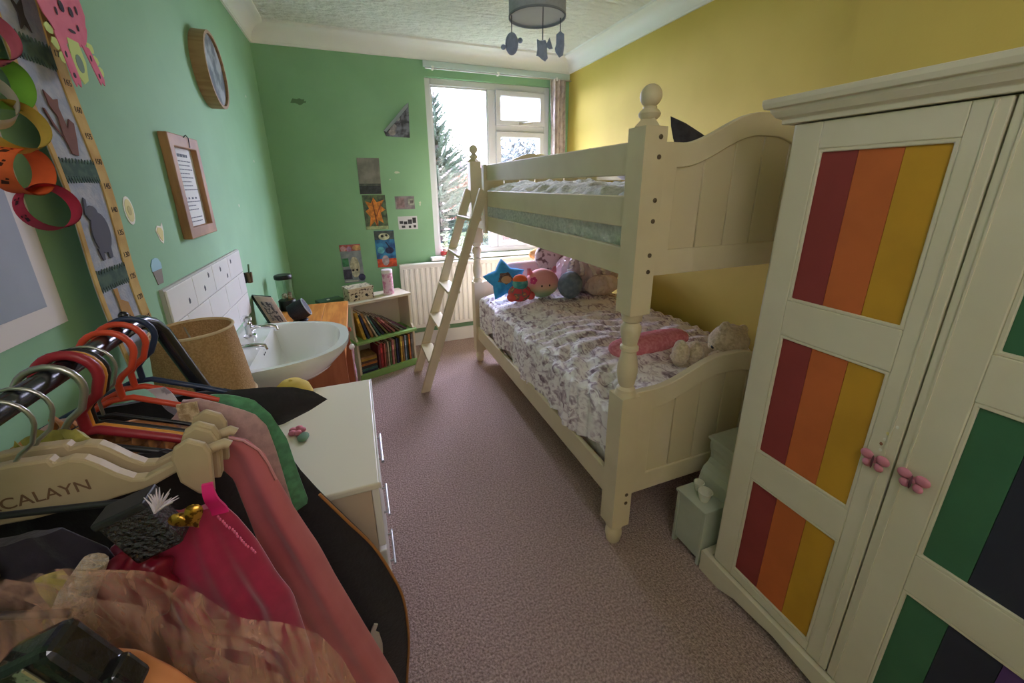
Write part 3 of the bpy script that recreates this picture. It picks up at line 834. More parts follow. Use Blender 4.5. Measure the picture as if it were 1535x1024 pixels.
# ------------------------------------------------------------------ white chest of drawers
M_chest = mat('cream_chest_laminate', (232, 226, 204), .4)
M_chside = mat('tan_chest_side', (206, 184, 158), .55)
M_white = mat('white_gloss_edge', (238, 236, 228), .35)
ch = thing('chest_of_drawers', 'white three-drawer chest with bar handles beside the sink', 'chest of drawers', (-.26, 1.165, 0))
CX0, CX1, CY0, CY1, CT = -.50, -.020, .875, 1.455, .75
MB().box(CX0, CX1, CY0-.006, CY1+.004, CT-.018, CT).build('top', M_chest, ch, bevel=.004)
MB().box(CX1-.0005, CX1+.004, CY0-.006, CY1+.004, CT-.018, CT+.0005).build('edge_strip', M_white, ch, bevel=.001)
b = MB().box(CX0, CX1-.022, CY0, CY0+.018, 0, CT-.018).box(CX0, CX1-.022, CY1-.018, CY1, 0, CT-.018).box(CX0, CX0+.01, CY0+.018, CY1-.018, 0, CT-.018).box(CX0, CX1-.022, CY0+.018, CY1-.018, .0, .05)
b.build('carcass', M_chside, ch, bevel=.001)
for k, z in enumerate((.642, .437, .232)):
    dr = MB().box(CX1-.021, CX1-.003, CY0+.003, CY1-.003, z-.105+.008, min(z+.092, CT-.020)).build('drawer', M_white, ch, bevel=.003)
    hb = MB().tube([(CX1+.012, 1.095, z), (CX1+.012, 1.242, z)], .0045, 10)
    for y in (1.112, 1.225): hb.tube([(CX1-.004, y, z), (CX1+.012, y, z)], .0035, 8)
    hb.build('bar_handle', M_steel, dr, smooth=40)

# table lamp with burlap shade on the chest
lp = thing('table_lamp', 'table lamp with tan burlap shade on the white chest', 'lamp', (-.405, 1.13, CT))
lx, ly = -.405, 1.13
M_burl = mat('tan_burlap', (196, 160, 112), .95, c2=(176, 140, 94), nscale=220, bump=.5, bscale=260)
MB().lathe([(.07, CT), (.072, CT+.012), (.04, CT+.025), (.022, CT+.05), (.03, CT+.09), (.028, CT+.13), (.012, CT+.16), (.01, CT+.24)], (lx, ly, 0), 20).build('base', mat('lamp_base_ceramic', (206, 196, 180), .3), lp, smooth=50)
sh = MB().lathe([(.102, .925), (.083, 1.122), (.081, 1.122), (.100, .925), (.102, .925)], (lx, ly, 0), 36, cap=False).build('shade', M_burl, lp, smooth=40, merge=True)
for (r_, z) in ((.1028, .929), (.0834, 1.119)):
    MB().tube([(lx+r_*math.cos(2*PI*k/36), ly+r_*math.sin(2*PI*k/36), z) for k in range(36)], .0035, 6, closed=True).build('shade_trim', mat('pale_braid', (222, 200, 160), .9), sh, smooth=60)
b = MB()
for k in range(3): b.tube([(lx, ly, 1.06), (lx+.081*math.cos(2*PI*k/3), ly+.081*math.sin(2*PI*k/3), 1.105)], .002, 6)
b.build('shade_carrier', M_steel, lp)
MB().lathe([(.012, .98), (.014, 1.0), (.026, 1.03), (.024, 1.055), (.008, 1.065)], (lx, ly, 0), 14).build('bulb', M_trim, lp, smooth=60)

# caps on the chest
M_navyc = mat('navy_cap_cloth', (56, 64, 74), .9)
M_ylw = mat('mustard_cap_cloth', (214, 188, 92), .85, c2=(206, 178, 80), nscale=20)
def cap_obj(name, lb, c, r_, m, brim_dir, hz):
    t = thing(name, lb, 'cap', c)
    c = Vector(c)
    b = MB().lathe([(r_, 0), (r_*1.0, hz*.35), (r_*.86, hz*.7), (r_*.5, hz*.95), (r_*.06, hz)], c, 24)
    b.build('crown', m, t, smooth=60)
    def br(u, v):
        a = brim_dir + R(-62+124*u); rr = r_*(.96+.62*v*math.cos(R(-62+124*u))**.7)
        return (c.x+rr*math.cos(a), c.y+rr*math.sin(a), c.z+.006+.008*math.cos(R(-62+124*u))*(1-v))
    MB().slab(br, 14, 4, lambda u, v: (0, 0, -.003)).build('peak', m, t, smooth=60)
    MB().ell(c+Vector((0, 0, hz)), (.006, .006, .004), 8, 6).build('button', m, t, smooth=60)
    return t
cap_obj('peaked_cap', 'dark navy peaked cap lying on the far end of the chest', (-.418, 1.352, CT), .072, M_navyc, R(80), .075)
cap_obj('peaked_cap', 'mustard yellow peaked cap lying next to the burlap lamp', (-.265, 1.375, CT), .062, M_ylw, R(215), .082)
# little flower hair clip
t = thing('flower_clip', 'small pink flower hair clip with green leaf on the chest', 'hair clip', (-.235, 1.16, CT))
b = MB()
for k in range(5):
    a = 2*PI*k/5; b.ell((-.235+.014*math.cos(a), 1.175+.014*math.sin(a), CT+.008), (.011, .011, .007), 10, 6)
b.build('petals', mat('flower_pink', (214, 128, 144), .8), t, smooth=60)
MB().ell((-.215, 1.14, CT+.005), (.016, .026, .005), 12, 6).build('leaf', mat('leaf_green', (110, 142, 112), .8), t, smooth=60)

# ------------------------------------------------------------------ wash basin
M_porc = mat('white_porcelain', (232, 234, 228), .12, spec=.5, coat=.4)
sk = thing('wash_basin', 'white porcelain wash basin with chrome taps on the green wall', 'basin', (-.32, 1.745, 0))
SYc, SHW, SX0, SX1, SZ = 1.735, .285, XL+.002, -.086, .845
def dout(sc, nn=48, back=0.0):
    """D-shaped outline scaled towards the basin; sc<1 shrinks"""
    pts = []
    for k in range(nn+1):
        a = -PI/2 + PI*k/nn
        ex = .78
        cx_, sx2 = math.cos(a), math.sin(a)
        x = SX0+back + (SX1-SX0-back)*(abs(cx_)**ex)*sc
        y = SYc + SHW*sc*(1 if sx2 > 0 else -1)*abs(sx2)**ex
        pts.append((x, y))
    return pts
b = MB()
levels = [(1.0, SZ, 0), (1.0, SZ-.018, 0), (.97, SZ-.04, 0), (.86, SZ-.09, 0), (.66, SZ-.15, 0), (.42, SZ-.19, 0)]
rings_ = [[(x, y, z) for x, y in dout(s_, 48)] for s_, z, _ in levels]
nn = 49; vs_ = [p for r_ in rings_ for p in r_]; fs = []
for i in range(len(levels)-1):
    for k in range(nn): j = (k+1) % nn; fs.append((i*nn+k, i*nn+j, (i+1)*nn+j, (i+1)*nn+k))
fs.append(tuple((len(levels)-1)*nn+k for k in range(nn)))
b.add(vs_, fs)
# inner bowl: same count, shifted forward of the tap deck
def bowl(sc, z, dx=.135, shrink=.035):
    pts = []
    xa, xb = SX0+dx, SX1-shrink
    cxm = (xa+xb)/2-.03
    for k in range(nn):
        a = -PI/2 + 2*PI*0 + PI*k/(nn-1)
        # front half follows the rim, back is the straight deck edge
        ex = .8
        x = xa + (xb-xa)*(abs(math.cos(a))**ex); y = SYc+(SHW-shrink)*(1 if math.sin(a) > 0 else -1)*abs(math.sin(a))**ex
        pts.append((cxm+(x-cxm)*sc, SYc+(y-SYc)*sc, z))
    return pts
inn = [bowl(1.0, SZ), bowl(.985, SZ-.008), bowl(.93, SZ-.05), bowl(.80, SZ-.10), bowl(.55, SZ-.135), bowl(.2, SZ-.148)]
vs2 = [p for r_ in inn for p in r_]; fs2 = []
for i in range(len(inn)-1):
    for k in range(nn): j = (k+1) % nn; fs2.append((i*nn+k, (i+1)*nn+k, (i+1)*nn+j, i*nn+j))
fs2.append(tuple((len(inn)-1)*nn+k for k in range(nn)))
b.add(vs2, fs2)
o1 = rings_[0]; i1 = inn[0]
b.add(o1+i1, [(k, (k+1) % nn, nn+(k+1) % nn, nn+k) for k in range(nn)])
b.build('bowl', M_porc, sk, smooth=50, merge=True)
MB().lathe([(.10, 0), (.085, .05), (.075, .4), (.09, SZ-.19)], (-.40, SYc, 0), 24, sx=1, sy=1.1).build('pedestal', M_porc, sk, smooth=50)
MB().lathe([(.022, SZ-.147), (.02, SZ-.144), (.01, SZ-.145)], (-.27, SYc, 0), 16).build('drain', M_chrome, sk, smooth=50)
def tap(y):
    x = -.475
    b = MB().lathe([(.024, SZ), (.024, SZ+.006), (.014, SZ+.012), (.013, SZ+.045), (.017, SZ+.05), (.015, SZ+.06)], (x, y, 0), 18)
    b.tube([(x, y, SZ+.03), (x+.03, y, SZ+.038), (x+.075, y, SZ+.036), (x+.098, y, SZ+.03), (x+.10, y, SZ+.016)], .0095, 12)
    t_ = b.build('tap', M_chrome, sk, smooth=50)
    b = MB().lathe([(.008, SZ+.058), (.008, SZ+.066), (.018, SZ+.07), (.02, SZ+.085), (.012, SZ+.092)], (x, y, 0), 12)
    b.build('tap_head', M_chrome, t_, smooth=40)
tap(1.86); tap(1.63)
for y in (1.70, 1.72): MB().lathe([(.004, 0), (.004, .002)], (SX0+.142, y, SZ-.03), 8, axis='x').build('overflow_hole', M_black, sk)
# waste grille dots on the deck front
# ------------------------------------------------------------------ tiled splashback
sp_ = thing('tiled_splashback', 'three rows of white tiles above the wash basin', 'tiles', (XL, 1.78, .865))
M_tile = mat('white_glazed_tile', (236, 236, 230), .2, c2=(230, 230, 224), nscale=4)
M_grout = mat('pale_grout', (188, 188, 178), .9)
TYA, TYB, TZ0, TH = 1.375, 2.19, .862, .102
MB().box(XL, XL+.010, TYA-.004, TYB+.004, TZ0, TZ0+3*TH+.004).build('grout_bed', M_grout, sp_)
tn = 0
marks = {(2, 0): [(.7, .35)], (2, 1): [(.45, .4), (.75, .75)], (2, 2): [(.45, .7), (.8, .3)], (2, 3): [(.2, .75)]}
for row in range(3):
    off = .0 if row % 2 == 0 else -.10
    y = TYA+off; k = 0
    while y < TYB-.02:
        a, c_ = max(y, TYA), min(y+.204, TYB)
        if c_-a > .03:
            z0 = TZ0+row*TH
            tl = MB().box(XL+.002, XL+.015, a+.0015, c_-.0015, z0+.0015, z0+TH-.0015).build('tile', M_tile, sp_, bevel=.002)
            for (u_, w_) in marks.get((row, k), []):
                yy, zz = a+(c_-a)*u_, z0+TH*w_
                MB().prism([(yy-.006, zz-.010), (yy+.004, zz-.008), (yy+.006, zz+.002), (yy-.001, zz+.010), (yy-.007, zz+.004)], 'x', XL+.0148, XL+.0158).build('tile_transfer', mat('transfer_dark', (70, 72, 74), .6), tl)
            k += 1
        y += .204
# small holder at the end of the tiles
t = thing('brush_holder', 'small dark toothbrush holder fixed at the tile edge', 'holder', (XL+.03, 2.235, 1.02))
MB().lathe([(.012, 0), (.016, .05), (.013, .05), (.010, .01)], (XL+.024, 2.235, 1.0), 12).build('cup', mat('bronze_metal', (110, 92, 66), .4, metal=.6), t, smooth=50)
MB().box(XL, XL+.012, 2.228, 2.242, 1.0, 1.05).build('bracket', M_black, t)
MB().tube([(XL+.024, 2.233, 1.02), (XL+.03, 2.236, 1.09)], .004, 8).build('handle', mat('brush_green', (86, 120, 84), .5), t, smooth=40)

# ------------------------------------------------------------------ pine desk
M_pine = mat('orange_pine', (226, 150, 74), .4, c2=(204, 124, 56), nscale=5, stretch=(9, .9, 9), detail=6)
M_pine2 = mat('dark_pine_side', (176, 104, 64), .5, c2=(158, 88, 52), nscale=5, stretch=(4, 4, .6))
dk = thing('pine_desk', 'orange pine desk between the basin and the bookcase', 'desk', (-.33, 2.42, 0))
DX0, DX1, DY0, DY1, DZ = XL+.02, -.112, 2.06, 2.76, .72
for k in range(3):
    w_ = (DX1-DX0)/3
    MB().box(DX0+w_*k+.0008, DX0+w_*(k+1)-.0008, DY0, DY1, DZ-.024, DZ).build('plank', M_pine, dk, bevel=.0015, seg=1)
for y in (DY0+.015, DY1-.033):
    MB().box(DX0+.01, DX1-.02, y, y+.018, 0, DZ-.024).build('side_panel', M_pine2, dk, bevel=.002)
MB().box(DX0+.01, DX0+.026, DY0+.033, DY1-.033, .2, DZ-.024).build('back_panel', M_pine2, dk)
dr = MB().box(DX1-.036, DX1-.02, DY0+.036, DY1-.036, DZ-.14, DZ-.028).build('drawer', M_pine, dk, bevel=.003)
MB().lathe([(.006, 0), (.006, .012), (.014, .018), (.014, .026), (.008, .03)], (DX1-.02, (DY0+DY1)/2, DZ-.084), 14, axis='x').build('knob', M_pine2, dr, smooth=50)

# ribbon tassels hanging from the desk corner
t = thing('ribbon_tassel', 'white knob with pink and lilac ribbons hanging from the desk', 'ribbons', (-.098, 2.075, .66))
MB().ell((-.096, 2.068, .655), (.014, .012, .016), 12, 8).build('knob', M_white, t, smooth=60)
for k, (cc, dy) in enumerate((((232, 150, 176), 0), ((236, 232, 238), .012), ((204, 176, 214), .024), ((238, 190, 204), -.012))):
    MB().slab(lambda u, v, dy=dy, k=k: (-.092+.003*math.sin(v*9+k), 2.060+dy+.012*u+.006*math.sin(v*7+k), .65-.22*v), 2, 16, lambda u, v: (-.002, 0, 0)).build('ribbon', mat('ribbon_%d' % k, cc, .6), t, smooth=60)

# things on the desk
t = thing('bug_jar', 'clear canister with black lid and base in the room corner on the desk', 'canister', (-.455, 2.69, DZ))
jx, jy = -.455, 2.69
G_jar = glass_mat('clear_jar_plastic', (226, 238, 226), .10)
MB().lathe([(.046, DZ), (.048, DZ+.004), (.048, DZ+.06), (.045, DZ+.064)], (jx, jy, 0), 24).build('base', M_black, t, smooth=40)
MB().lathe([(.044, DZ+.064), (.044, DZ+.195)], (jx, jy, 0), 24).build('body', G_jar, t, smooth=40)
MB().lathe([(.047, DZ+.195), (.049, DZ+.20), (.049, DZ+.214), (.044, DZ+.22)], (jx, jy, 0), 24).build('lid', M_black, t, smooth=40)
b = MB()
for k in range(7): b.ell((jx+.02*math.cos(k*2.1), jy+.02*math.sin(k*2.1), DZ+.075+.004*k), (.013, .013, .010), 8, 6)
b.build('gravel', mat('pale_gravel', (206, 186, 170), .8, c2=(130, 90, 80), nscale=50), t, smooth=60)
t = thing('desk_speaker', 'round black tilted speaker with pale ring on the desk', 'speaker', (-.355, 2.40, DZ))
MB().lathe([(.035, DZ), (.04, DZ+.01), (.03, DZ+.02)], (-.355, 2.40, 0), 20).build('foot', M_black, t, smooth=50)
rt = Matrix.Rotation(R(2), 3, 'Z') @ Matrix.Rotation(R(66), 3, 'Y')
prof = [(.02, -.055), (.05, -.045), (.055, 0), (.053, .035), (.046, .042), (.01, .036)]
b = MB(); b.lathe(prof, (0, 0, 0), 28); b.v = [rt @ p + Vector((-.355, 2.40, DZ+.068)) for p in b.v]
b.build('body', mat('black_speaker_cloth', (36, 38, 44), .7, c2=(48, 52, 60), nscale=200), t, smooth=50)
b = MB(); b.tube([(.0505*math.cos(2*PI*k/32), .0505*math.sin(2*PI*k/32), .041) for k in range(32)], .0028, 6, closed=True); b.v = [rt @ p + Vector((-.355, 2.40, DZ+.068)) for p in b.v]
b.build('light_ring', mat('pale_ring', (196, 204, 216), .3), t, smooth=60)
t = thing('leaning_card', 'pale printed card leaning on the wall behind the basin', 'card', (-.50, 2.33, DZ))
def quad(c, U, V, W, w, h, th, mb=None, mi=0):
    mb = mb or MB(); c, U, V, W = Vector(c), Vector(U).normalized(), Vector(V).normalized(), Vector(W).normalized()
    vs_ = [c+U*(a*w/2)+V*(b_*h/2)+W*(d_*th/2) for a in (-1, 1) for b_ in (-1, 1) for d_ in (-1, 1)]
    return mb.add(vs_, [(0, 1, 3, 2), (4, 6, 7, 5), (0, 4, 5, 1), (2, 3, 7, 6), (0, 2, 6, 4), (1, 5, 7, 3)], mi)
cU = Vector((.55, -.83, 0)).normalized(); cW = Vector((.83, .0, .0)); 
cU = Vector((.80, -.60, 0)); cV = Vector((-.30, -.10, .95)).normalized(); cW = cU.cross(cV)
cc = Vector((-.455, 2.26, DZ+.105))
quad(cc, cU, cV, cW, .115, .20, .004).build('card', mat('pale_card', (226, 206, 190), .8, c2=(214, 190, 174), nscale=30), t)
quad(cc-cW*.001+cV*.01, cU, cV, cW, .075, .12, .0062).build('print', mat('grey_sketch_print', (196, 186, 180), .8, c2=(96, 92, 98), nscale=55, ramp=(.48, .54)), t)
quad(cc-cU*.03-cW*.012, cU, cV, cW, .12, .19, .012).build('black_stand', M_black, t)

# ------------------------------------------------------------------ bookcase (turned a little towards the room)
bk = thing('bookcase', 'low cream bookcase with green shelves beside the radiator', 'bookcase', (-.115, 3.03, 0), R(21))
M_bkc = mat('cream_bookcase_paint', (222, 212, 190), .55)
M_bkg = mat('apple_green_shelf_paint', (150, 196, 118), .55, c2=(144, 190, 112), nscale=8)
BW = .485
MB().box(-.012, BW+.006, -.012, .21, .60, .62).build('top', M_bkc, bk, bevel=.003, local=True)
for x in (0, BW-.016):
    MB().prism([(-.030, 0), (.20, 0), (.20, .60), (.0, .60), (0, .36), (-.030, .33)], 'x', x, x+.016).build('side_panel', M_bkc, bk, bevel=.002, local=True)
MB().box(.016, BW-.016, .19, .20, .02, .60).build('back_panel', M_bkc, bk, local=True)
MB().box(-.004, BW+.012, -.05, .19, .30, .322).build('shelf', M_bkg, bk, bevel=.003, local=True)
MB().box(.016, BW-.016, -.03, .19, .03, .05).build('shelf', M_bkg, bk, bevel=.003, local=True)
MB().box(.0, BW, -.044, -.03, .0, .05).build('kickboard', M_bkg, bk, bevel=.002, local=True)
# books
def shade(c, k): return tuple(max(0, min(255, int(v*k))) for v in c)
C_ = {'mustard': (196, 160, 62), 'navy': (52, 62, 92), 'tan': (176, 138, 84), 'teal': (66, 112, 108), 'olive': (124, 118, 70), 'maroon': (118, 54, 56), 'rose': (196, 132, 128), 'charcoal': (62, 58, 60),
      'red': (176, 62, 60), 'cream': (214, 202, 172), 'coral': (206, 112, 96), 'green': (96, 130, 84), 'brown': (116, 84, 62), 'blue': (84, 112, 156), 'yellow': (216, 184, 88), 'plum': (100, 62, 90), 'grey': (140, 138, 136), 'orange': (204, 124, 60), 'pale blue': (150, 170, 190), 'dark green': (54, 84, 66)}
bm_ = Matrix.Translation((-.115, 3.03, 0)) @ Matrix.Rotation(R(21), 4, 'Z')
def book(cname, lb, x, y, z, th, h, d, lean=0, flat=False, grp='books in the bookcase'):
    """standing book: spine towards the room; lean tilts the top towards +x or -x"""
    c = C_[cname]
    t = thing('book', lb, 'book', (0, 0, 0), group=grp)
    t.matrix_world = bm_ @ Matrix.Translation((x, y, z)) @ Matrix.Rotation(lean, 4, 'Y')
    if flat: t.matrix_world = bm_ @ Matrix.Translation((x, y, z))
    m_ = mat('book_cover_'+cname.replace(' ', '_'), c, .55, c2=shade(c, .85), nscale=30)
    if flat:
        MB().box(0, h, 0, .003, 0, th).box(0, h, 0, d, 0, .002).box(0, h, 0, d, th-.002, th).build('cover', m_, t, local=True)
        MB().box(.002, h-.002, .003, d-.002, .002, th-.002).build('pages', mat('book_pages', (226, 218, 200), .9), t, local=True)
    else:
        MB().box(0, th, 0, .003, 0, h).box(0, .002, 0, d, 0, h).box(th-.002, th, 0, d, 0, h).build('cover', m_, t, local=True)
        MB().box(.002, th-.002, .003, d-.003, .003, h-.003).build('pages', mat('book_pages', (226, 218, 200), .9), t, local=True)
        if th > .011: MB().box(th*.2, th*.8, -.0006, .001, h*.62, h*.8).build('spine_label', mat('spine_label_'+cname.replace(' ', '_'), shade(c, 1.35), .6), t, local=True)
    return t
up = [('mustard', 'tall mustard book leaning at the desk end of the upper shelf', .022, .23), ('navy', 'navy book leaning beside the tall mustard book', .016, .21), ('tan', 'tan hardback leaning on the upper shelf beside the navy book', .018, .22),
      ('cream', 'cream book leaning between the tan and teal books', .012, .20), ('teal', 'teal book leaning on the upper shelf after the cream book', .014, .20), ('charcoal', 'charcoal book leaning beside the teal book on the upper shelf', .018, .20),
      ('olive', 'olive paperback leaning half way along the upper shelf', .013, .18), ('maroon', 'maroon book leaning past the olive paperback', .014, .20), ('rose', 'rose book slumped on the upper shelf past the maroon one', .016, .20), ('brown', 'brown book slumped beside the rose book', .013, .20), ('grey', 'grey book slumped at the radiator end of the upper shelf', .012, .19), ('plum', 'plum book lowest of the slumped row on the upper shelf', .012, .19)]
x = .05
for i, (cn, lb, th, h) in enumerate(up):
    le = -(R(12)+R(42)*(i/11.0)**1.1)
    book(cn, lb, x+.012, -.02+.004*(i % 3), .3225+th*math.sin(-le)*0, th, h, .14, le, grp='books on the upper green shelf')
    x += th/math.cos(le)*1.10+.0125
low = [('maroon', 'maroon book next to the flat stack on the lower shelf', .016, .20), ('red', 'broad red book on the lower shelf', .022, .21), ('coral', 'thin coral book beside the broad red one', .010, .20), ('brown', 'brown book standing between coral and cream on the lower shelf', .013, .205),
       ('cream', 'cream book standing on the lower shelf between brown and green', .011, .21), ('green', 'mid green book standing on the lower shelf', .012, .20), ('rose', 'rose hardback standing after the mid green book', .017, .215), ('olive', 'olive book standing beside the rose hardback on the lower shelf', .012, .21),
       ('navy', 'navy book standing on the lower shelf beside the olive one', .014, .22), ('charcoal', 'slim charcoal book standing next to the navy one', .009, .21), ('yellow', 'yellow book standing on the lower shelf after the charcoal one', .016, .225), ('tan', 'tan book standing between yellow and pale blue', .013, .22), ('pale blue', 'pale blue book standing on the lower shelf', .014, .225), ('dark green', 'dark green book standing past the pale blue one', .012, .215), ('orange', 'orange brown book standing near the radiator end of the lower shelf', .015, .225), ('grey', 'grey book standing at the radiator end of the lower shelf', .013, .22)]
x = .158
for i, (cn, lb, th, h) in enumerate(low):
    book(cn, lb, x, -.022+.005*(i % 2), .0505, th, h, .15, R(random.Random(i).uniform(0, 2)), grp='books standing on the lower green shelf')
    x += th+.0055
z = .0505
for cn, lb, th in (('navy', 'navy book at the bottom of the flat stack', .018), ('teal', 'teal book second in the flat stack', .020), ('charcoal', 'charcoal book in the flat stack above the teal one', .022), ('orange', 'orange book in the flat stack', .018), ('brown', 'brown book in the flat stack above the orange one', .020), ('mustard', 'mustard book near the top of the flat stack', .018), ('tan', 'tan book on top of the flat stack', .016)):
    book(cn, lb, .022, -.02, z, th, .125, .15, flat=True, grp='flat stack of books on the lower shelf'); z += th+.0006
# things on the bookcase
def onbk(name, lb, cat_, x, y, z=.62, extra=0):
    t = thing(name, lb, cat_); t.matrix_world = bm_ @ Matrix.Translation((x, y, z)) @ Matrix.Rotation(extra, 4, 'Z'); return t
t = onbk('keepsake_box', 'cream keepsake box with dark speckled pattern on the bookcase', 'box', .02, .045)
M_box = mat('speckled_box_paper', (220, 208, 182), .6, c2=(96, 76, 62), nscale=46, ramp=(.56, .61))
MB().box(0, .185, 0, .13, 0, .078).build('body', M_box, t, bevel=.002, local=True)
MB().box(-.004, .189, -.004, .134, .074, .10).build('lid', M_box, t, bevel=.003, local=True)
for xx in (.05, .13):
    MB().lathe([(.011, -.0015), (.011, -.0005)], (xx, 0, .035), 12, axis='y').build('dark_spot', M_black, t, local=True)
t = onbk('pink_tin', 'pink and white cylindrical tin on the bookcase', 'tin', .345, .08)
M_tinp = mat('pink_floral_tin', (232, 202, 214), .4, c2=(206, 132, 168), nscale=40, ramp=(.48, .6))
MB().lathe([(.040, 0), (.041, .004), (.041, .18), (.040, .183)], (0, 0, 0), 28).build('body', M_tinp, t, smooth=40, local=True)
MB().lathe([(.0425, .172), (.0425, .194), (.04, .198)], (0, 0, 0), 28).build('lid', mat('tin_lid_white', (236, 228, 230), .4), t, smooth=40, local=True)
t = onbk('flat_album', 'dark green flat album lying behind the keepsake box', 'album', -.165, .11, .62, R(4))
MB().box(-.005, .17, 0, .10, 0, .022).build('cover', mat('album_green', (74, 104, 78), .6), t, bevel=.002, local=True)
MB().box(.055, .075, .02, .035, .022, .030).build('pale_clasp', M_white, t, bevel=.002, local=True)
# ------------------------------------------------------------------ left wall decorations
# round wooden clock-like frame
t = thing('round_wall_frame', 'deep round wooden frame with grey picture high on the green wall', 'round frame', (XL, 2.29, 1.935))
M_ash = mat('pale_brown_wood', (168, 136, 96), .5, c2=(150, 118, 80), nscale=6, stretch=(1, 8, 8))
MB().lathe([(.150, 0), (.150, .052), (.138, .052), (.138, .044), (.138, .0), (.150, 0)], (XL, 2.29, 1.935), 44, axis='x', cap=False).build('rim', M_ash, t, smooth=35, merge=True)
MB().lathe([(.139, .004), (.139, .042)], (XL, 2.29, 1.935), 40, axis='x').build('picture', mat('grey_photo_print', (92, 100, 108), .35, c2=(168, 176, 178), nscale=14, ramp=(.45, .6)), t)
# framed text sheet
t = thing('framed_sheet', 'wooden frame with printed text sheet on the green wall', 'picture frame', (XL, 1.775, 1.28))
fy0, fy1, fz0, fz1 = 1.633, 1.905, 1.283, 1.618
o_ = [(fy0, fz0), (fy1, fz0), (fy1, fz1), (fy0, fz1)]; i_ = [(fy0+.035, fz0+.036), (fy1-.035, fz0+.036), (fy1-.035, fz1-.04), (fy0+.035, fz1-.04)]
MB().ring(o_, i_, 'x', XL, XL+.026).build('frame', mat('reddish_wood_frame', (176, 134, 90), .5, c2=(150, 110, 72), nscale=6, stretch=(6, 1, 1)), t, bevel=.003)
MB().box(XL, XL+.008, fy0+.03, fy1-.03, fz0+.03, fz1-.03).build('sheet', mat('pale_paper', (222, 226, 220), .8), t)
b = MB(); rnd = random.Random(5); z = fz1-.058
k = 0
while z > fz0+.05:
    if k == 0: segs = [(.30, .75, .010)]
    elif k in (9, 14): segs = []
    else: segs = [(.08, .08+rnd.uniform(.55, .84), .0032)]
    if k == 10: segs = [(.2, .28, .006), (.36, .44, .006), (.52, .6, .006), (.68, .76, .006)]
    for a, c_, h in segs:
        w0 = a
        while w0 < c_:
            w1 = min(c_, w0+rnd.uniform(.05, .13))
            ya = fy0+.035+(fy1-fy0-.07)*w0; yb_ = fy0+.035+(fy1-fy0-.07)*w1
            b.box(XL+.008, XL+.0085, ya, yb_, z-h, z); w0 = w1+.02
    z -= .0135 if k else .022; k += 1
tag(b.build('text_lines', mat('print_grey', (96, 104, 112), .8), t), kind='stuff')
MB().tube([(XL+.027, 1.765, fz1-.005), (XL+.03, 1.78, fz1+.004), (XL+.03, 1.80, fz1-.004), (XL+.028, 1.803, fz1-.035)], .0016, 6).build('cord', M_black, t)

# wall stickers and painted spots
def decal(name, lb, cat_, pieces, y, z):
    t = thing(name, lb, cat_, (XL, y, z))
    for nm, pts, m_, th in pieces:
        MB().prism([(y+p[0], z+p[1]) for p in pts], 'x', XL, XL+th).build(nm, m_, t)
    return t
M_sty = mat('sticker_yellow', (216, 206, 128), .6); M_stw = mat('sticker_rim', (232, 230, 208), .6)
def starp(r1, r2, n, a0=0): return [((r1 if k % 2 == 0 else r2)*math.cos(a0+PI*k/n), (r1 if k % 2 == 0 else r2)*math.sin(a0+PI*k/n)) for k in range(2*n)]
decal('lemon_sticker', 'round pale yellow flower sticker beside the height chart', 'sticker', [('rim', ellipse(0, 0, .024, .036), M_stw, .0012), ('print', ellipse(0, 0, .019, .029), M_sty, .0018), ('mark', ellipse(0, 0, .009, .012), mat('sticker_tan', (190, 176, 100), .6), .0024)], 1.335, 1.394)
decal('bird_sticker', 'pale yellow bird-shaped sticker below the framed sheet', 'sticker', [('rim', [(-.026, .012), (-.01, .024), (.012, .020), (.026, .03), (.024, .006), (.012, -.02), (.004, -.03), (-.012, -.02)], M_stw, .0012), ('print', [(-.021, .01), (-.009, .019), (.010, .016), (.017, .006), (.008, -.017), (.002, -.022), (-.008, -.015)], M_sty, .002)], 1.476, 1.32)
decal('cupcake_sticker', 'cupcake sticker with blue icing above the white tiles', 'sticker', [('case', [(-.028, .004), (.028, .004), (.018, -.036), (-.016, -.036)], mat('sticker_brown', (128, 118, 104), .6), .0015), ('icing', [(-.031, .004), (-.03, .022), (-.015, .036), (.004, .038), (.02, .034), (.031, .02), (.030, .004)], mat('sticker_blue', (150, 196, 206), .6), .002)], 1.395, 1.222)

# height chart banner hanging a little off the wall
t = thing('height_chart', 'long fabric height chart with animals and yellow ruler border', 'height chart', (XL+.03, 1.11, 1.10))
HX = XL+.045
def hc(y, z, dx=0): return (HX - (z-1.1)*.03 + .004*math.sin(z*14) + dx, y, z)
HZ0, HZ1, HY0, HY1 = 1.075, 2.02, 1.031, 1.188
M_lin = mat('linen_banner', (176, 180, 184), .95, c2=(158, 166, 178), nscale=40, bump=.3, bscale=150)
M_rul = mat('ochre_ruler_cloth', (206, 176, 108), .9, c2=(186, 150, 86), nscale=14)
M_grass = mat('grass_print', (66, 88, 80), .95, c2=(84, 106, 92), nscale=60)
def strip(nm, y0, y1, z0, z1, m_, dx, par, nv=24, th=.0025):
    return MB().slab(lambda u, v: hc(y0+(y1-y0)*u, z0+(z1-z0)*v, dx), 2, nv, lambda u, v: (-th, 0, 0)).build(nm, m_, par, smooth=60)
base_ = strip('cloth', HY0, HY1, HZ0, HZ1, M_lin, 0, t, 40)
strip('ruler_border', HY1-.034, HY1+.002, HZ0, HZ1, M_rul, .0025, t, 40)
strip('edge_border', HY0-.002, HY0+.010, HZ0, HZ1, M_rul, .0025, t, 40)
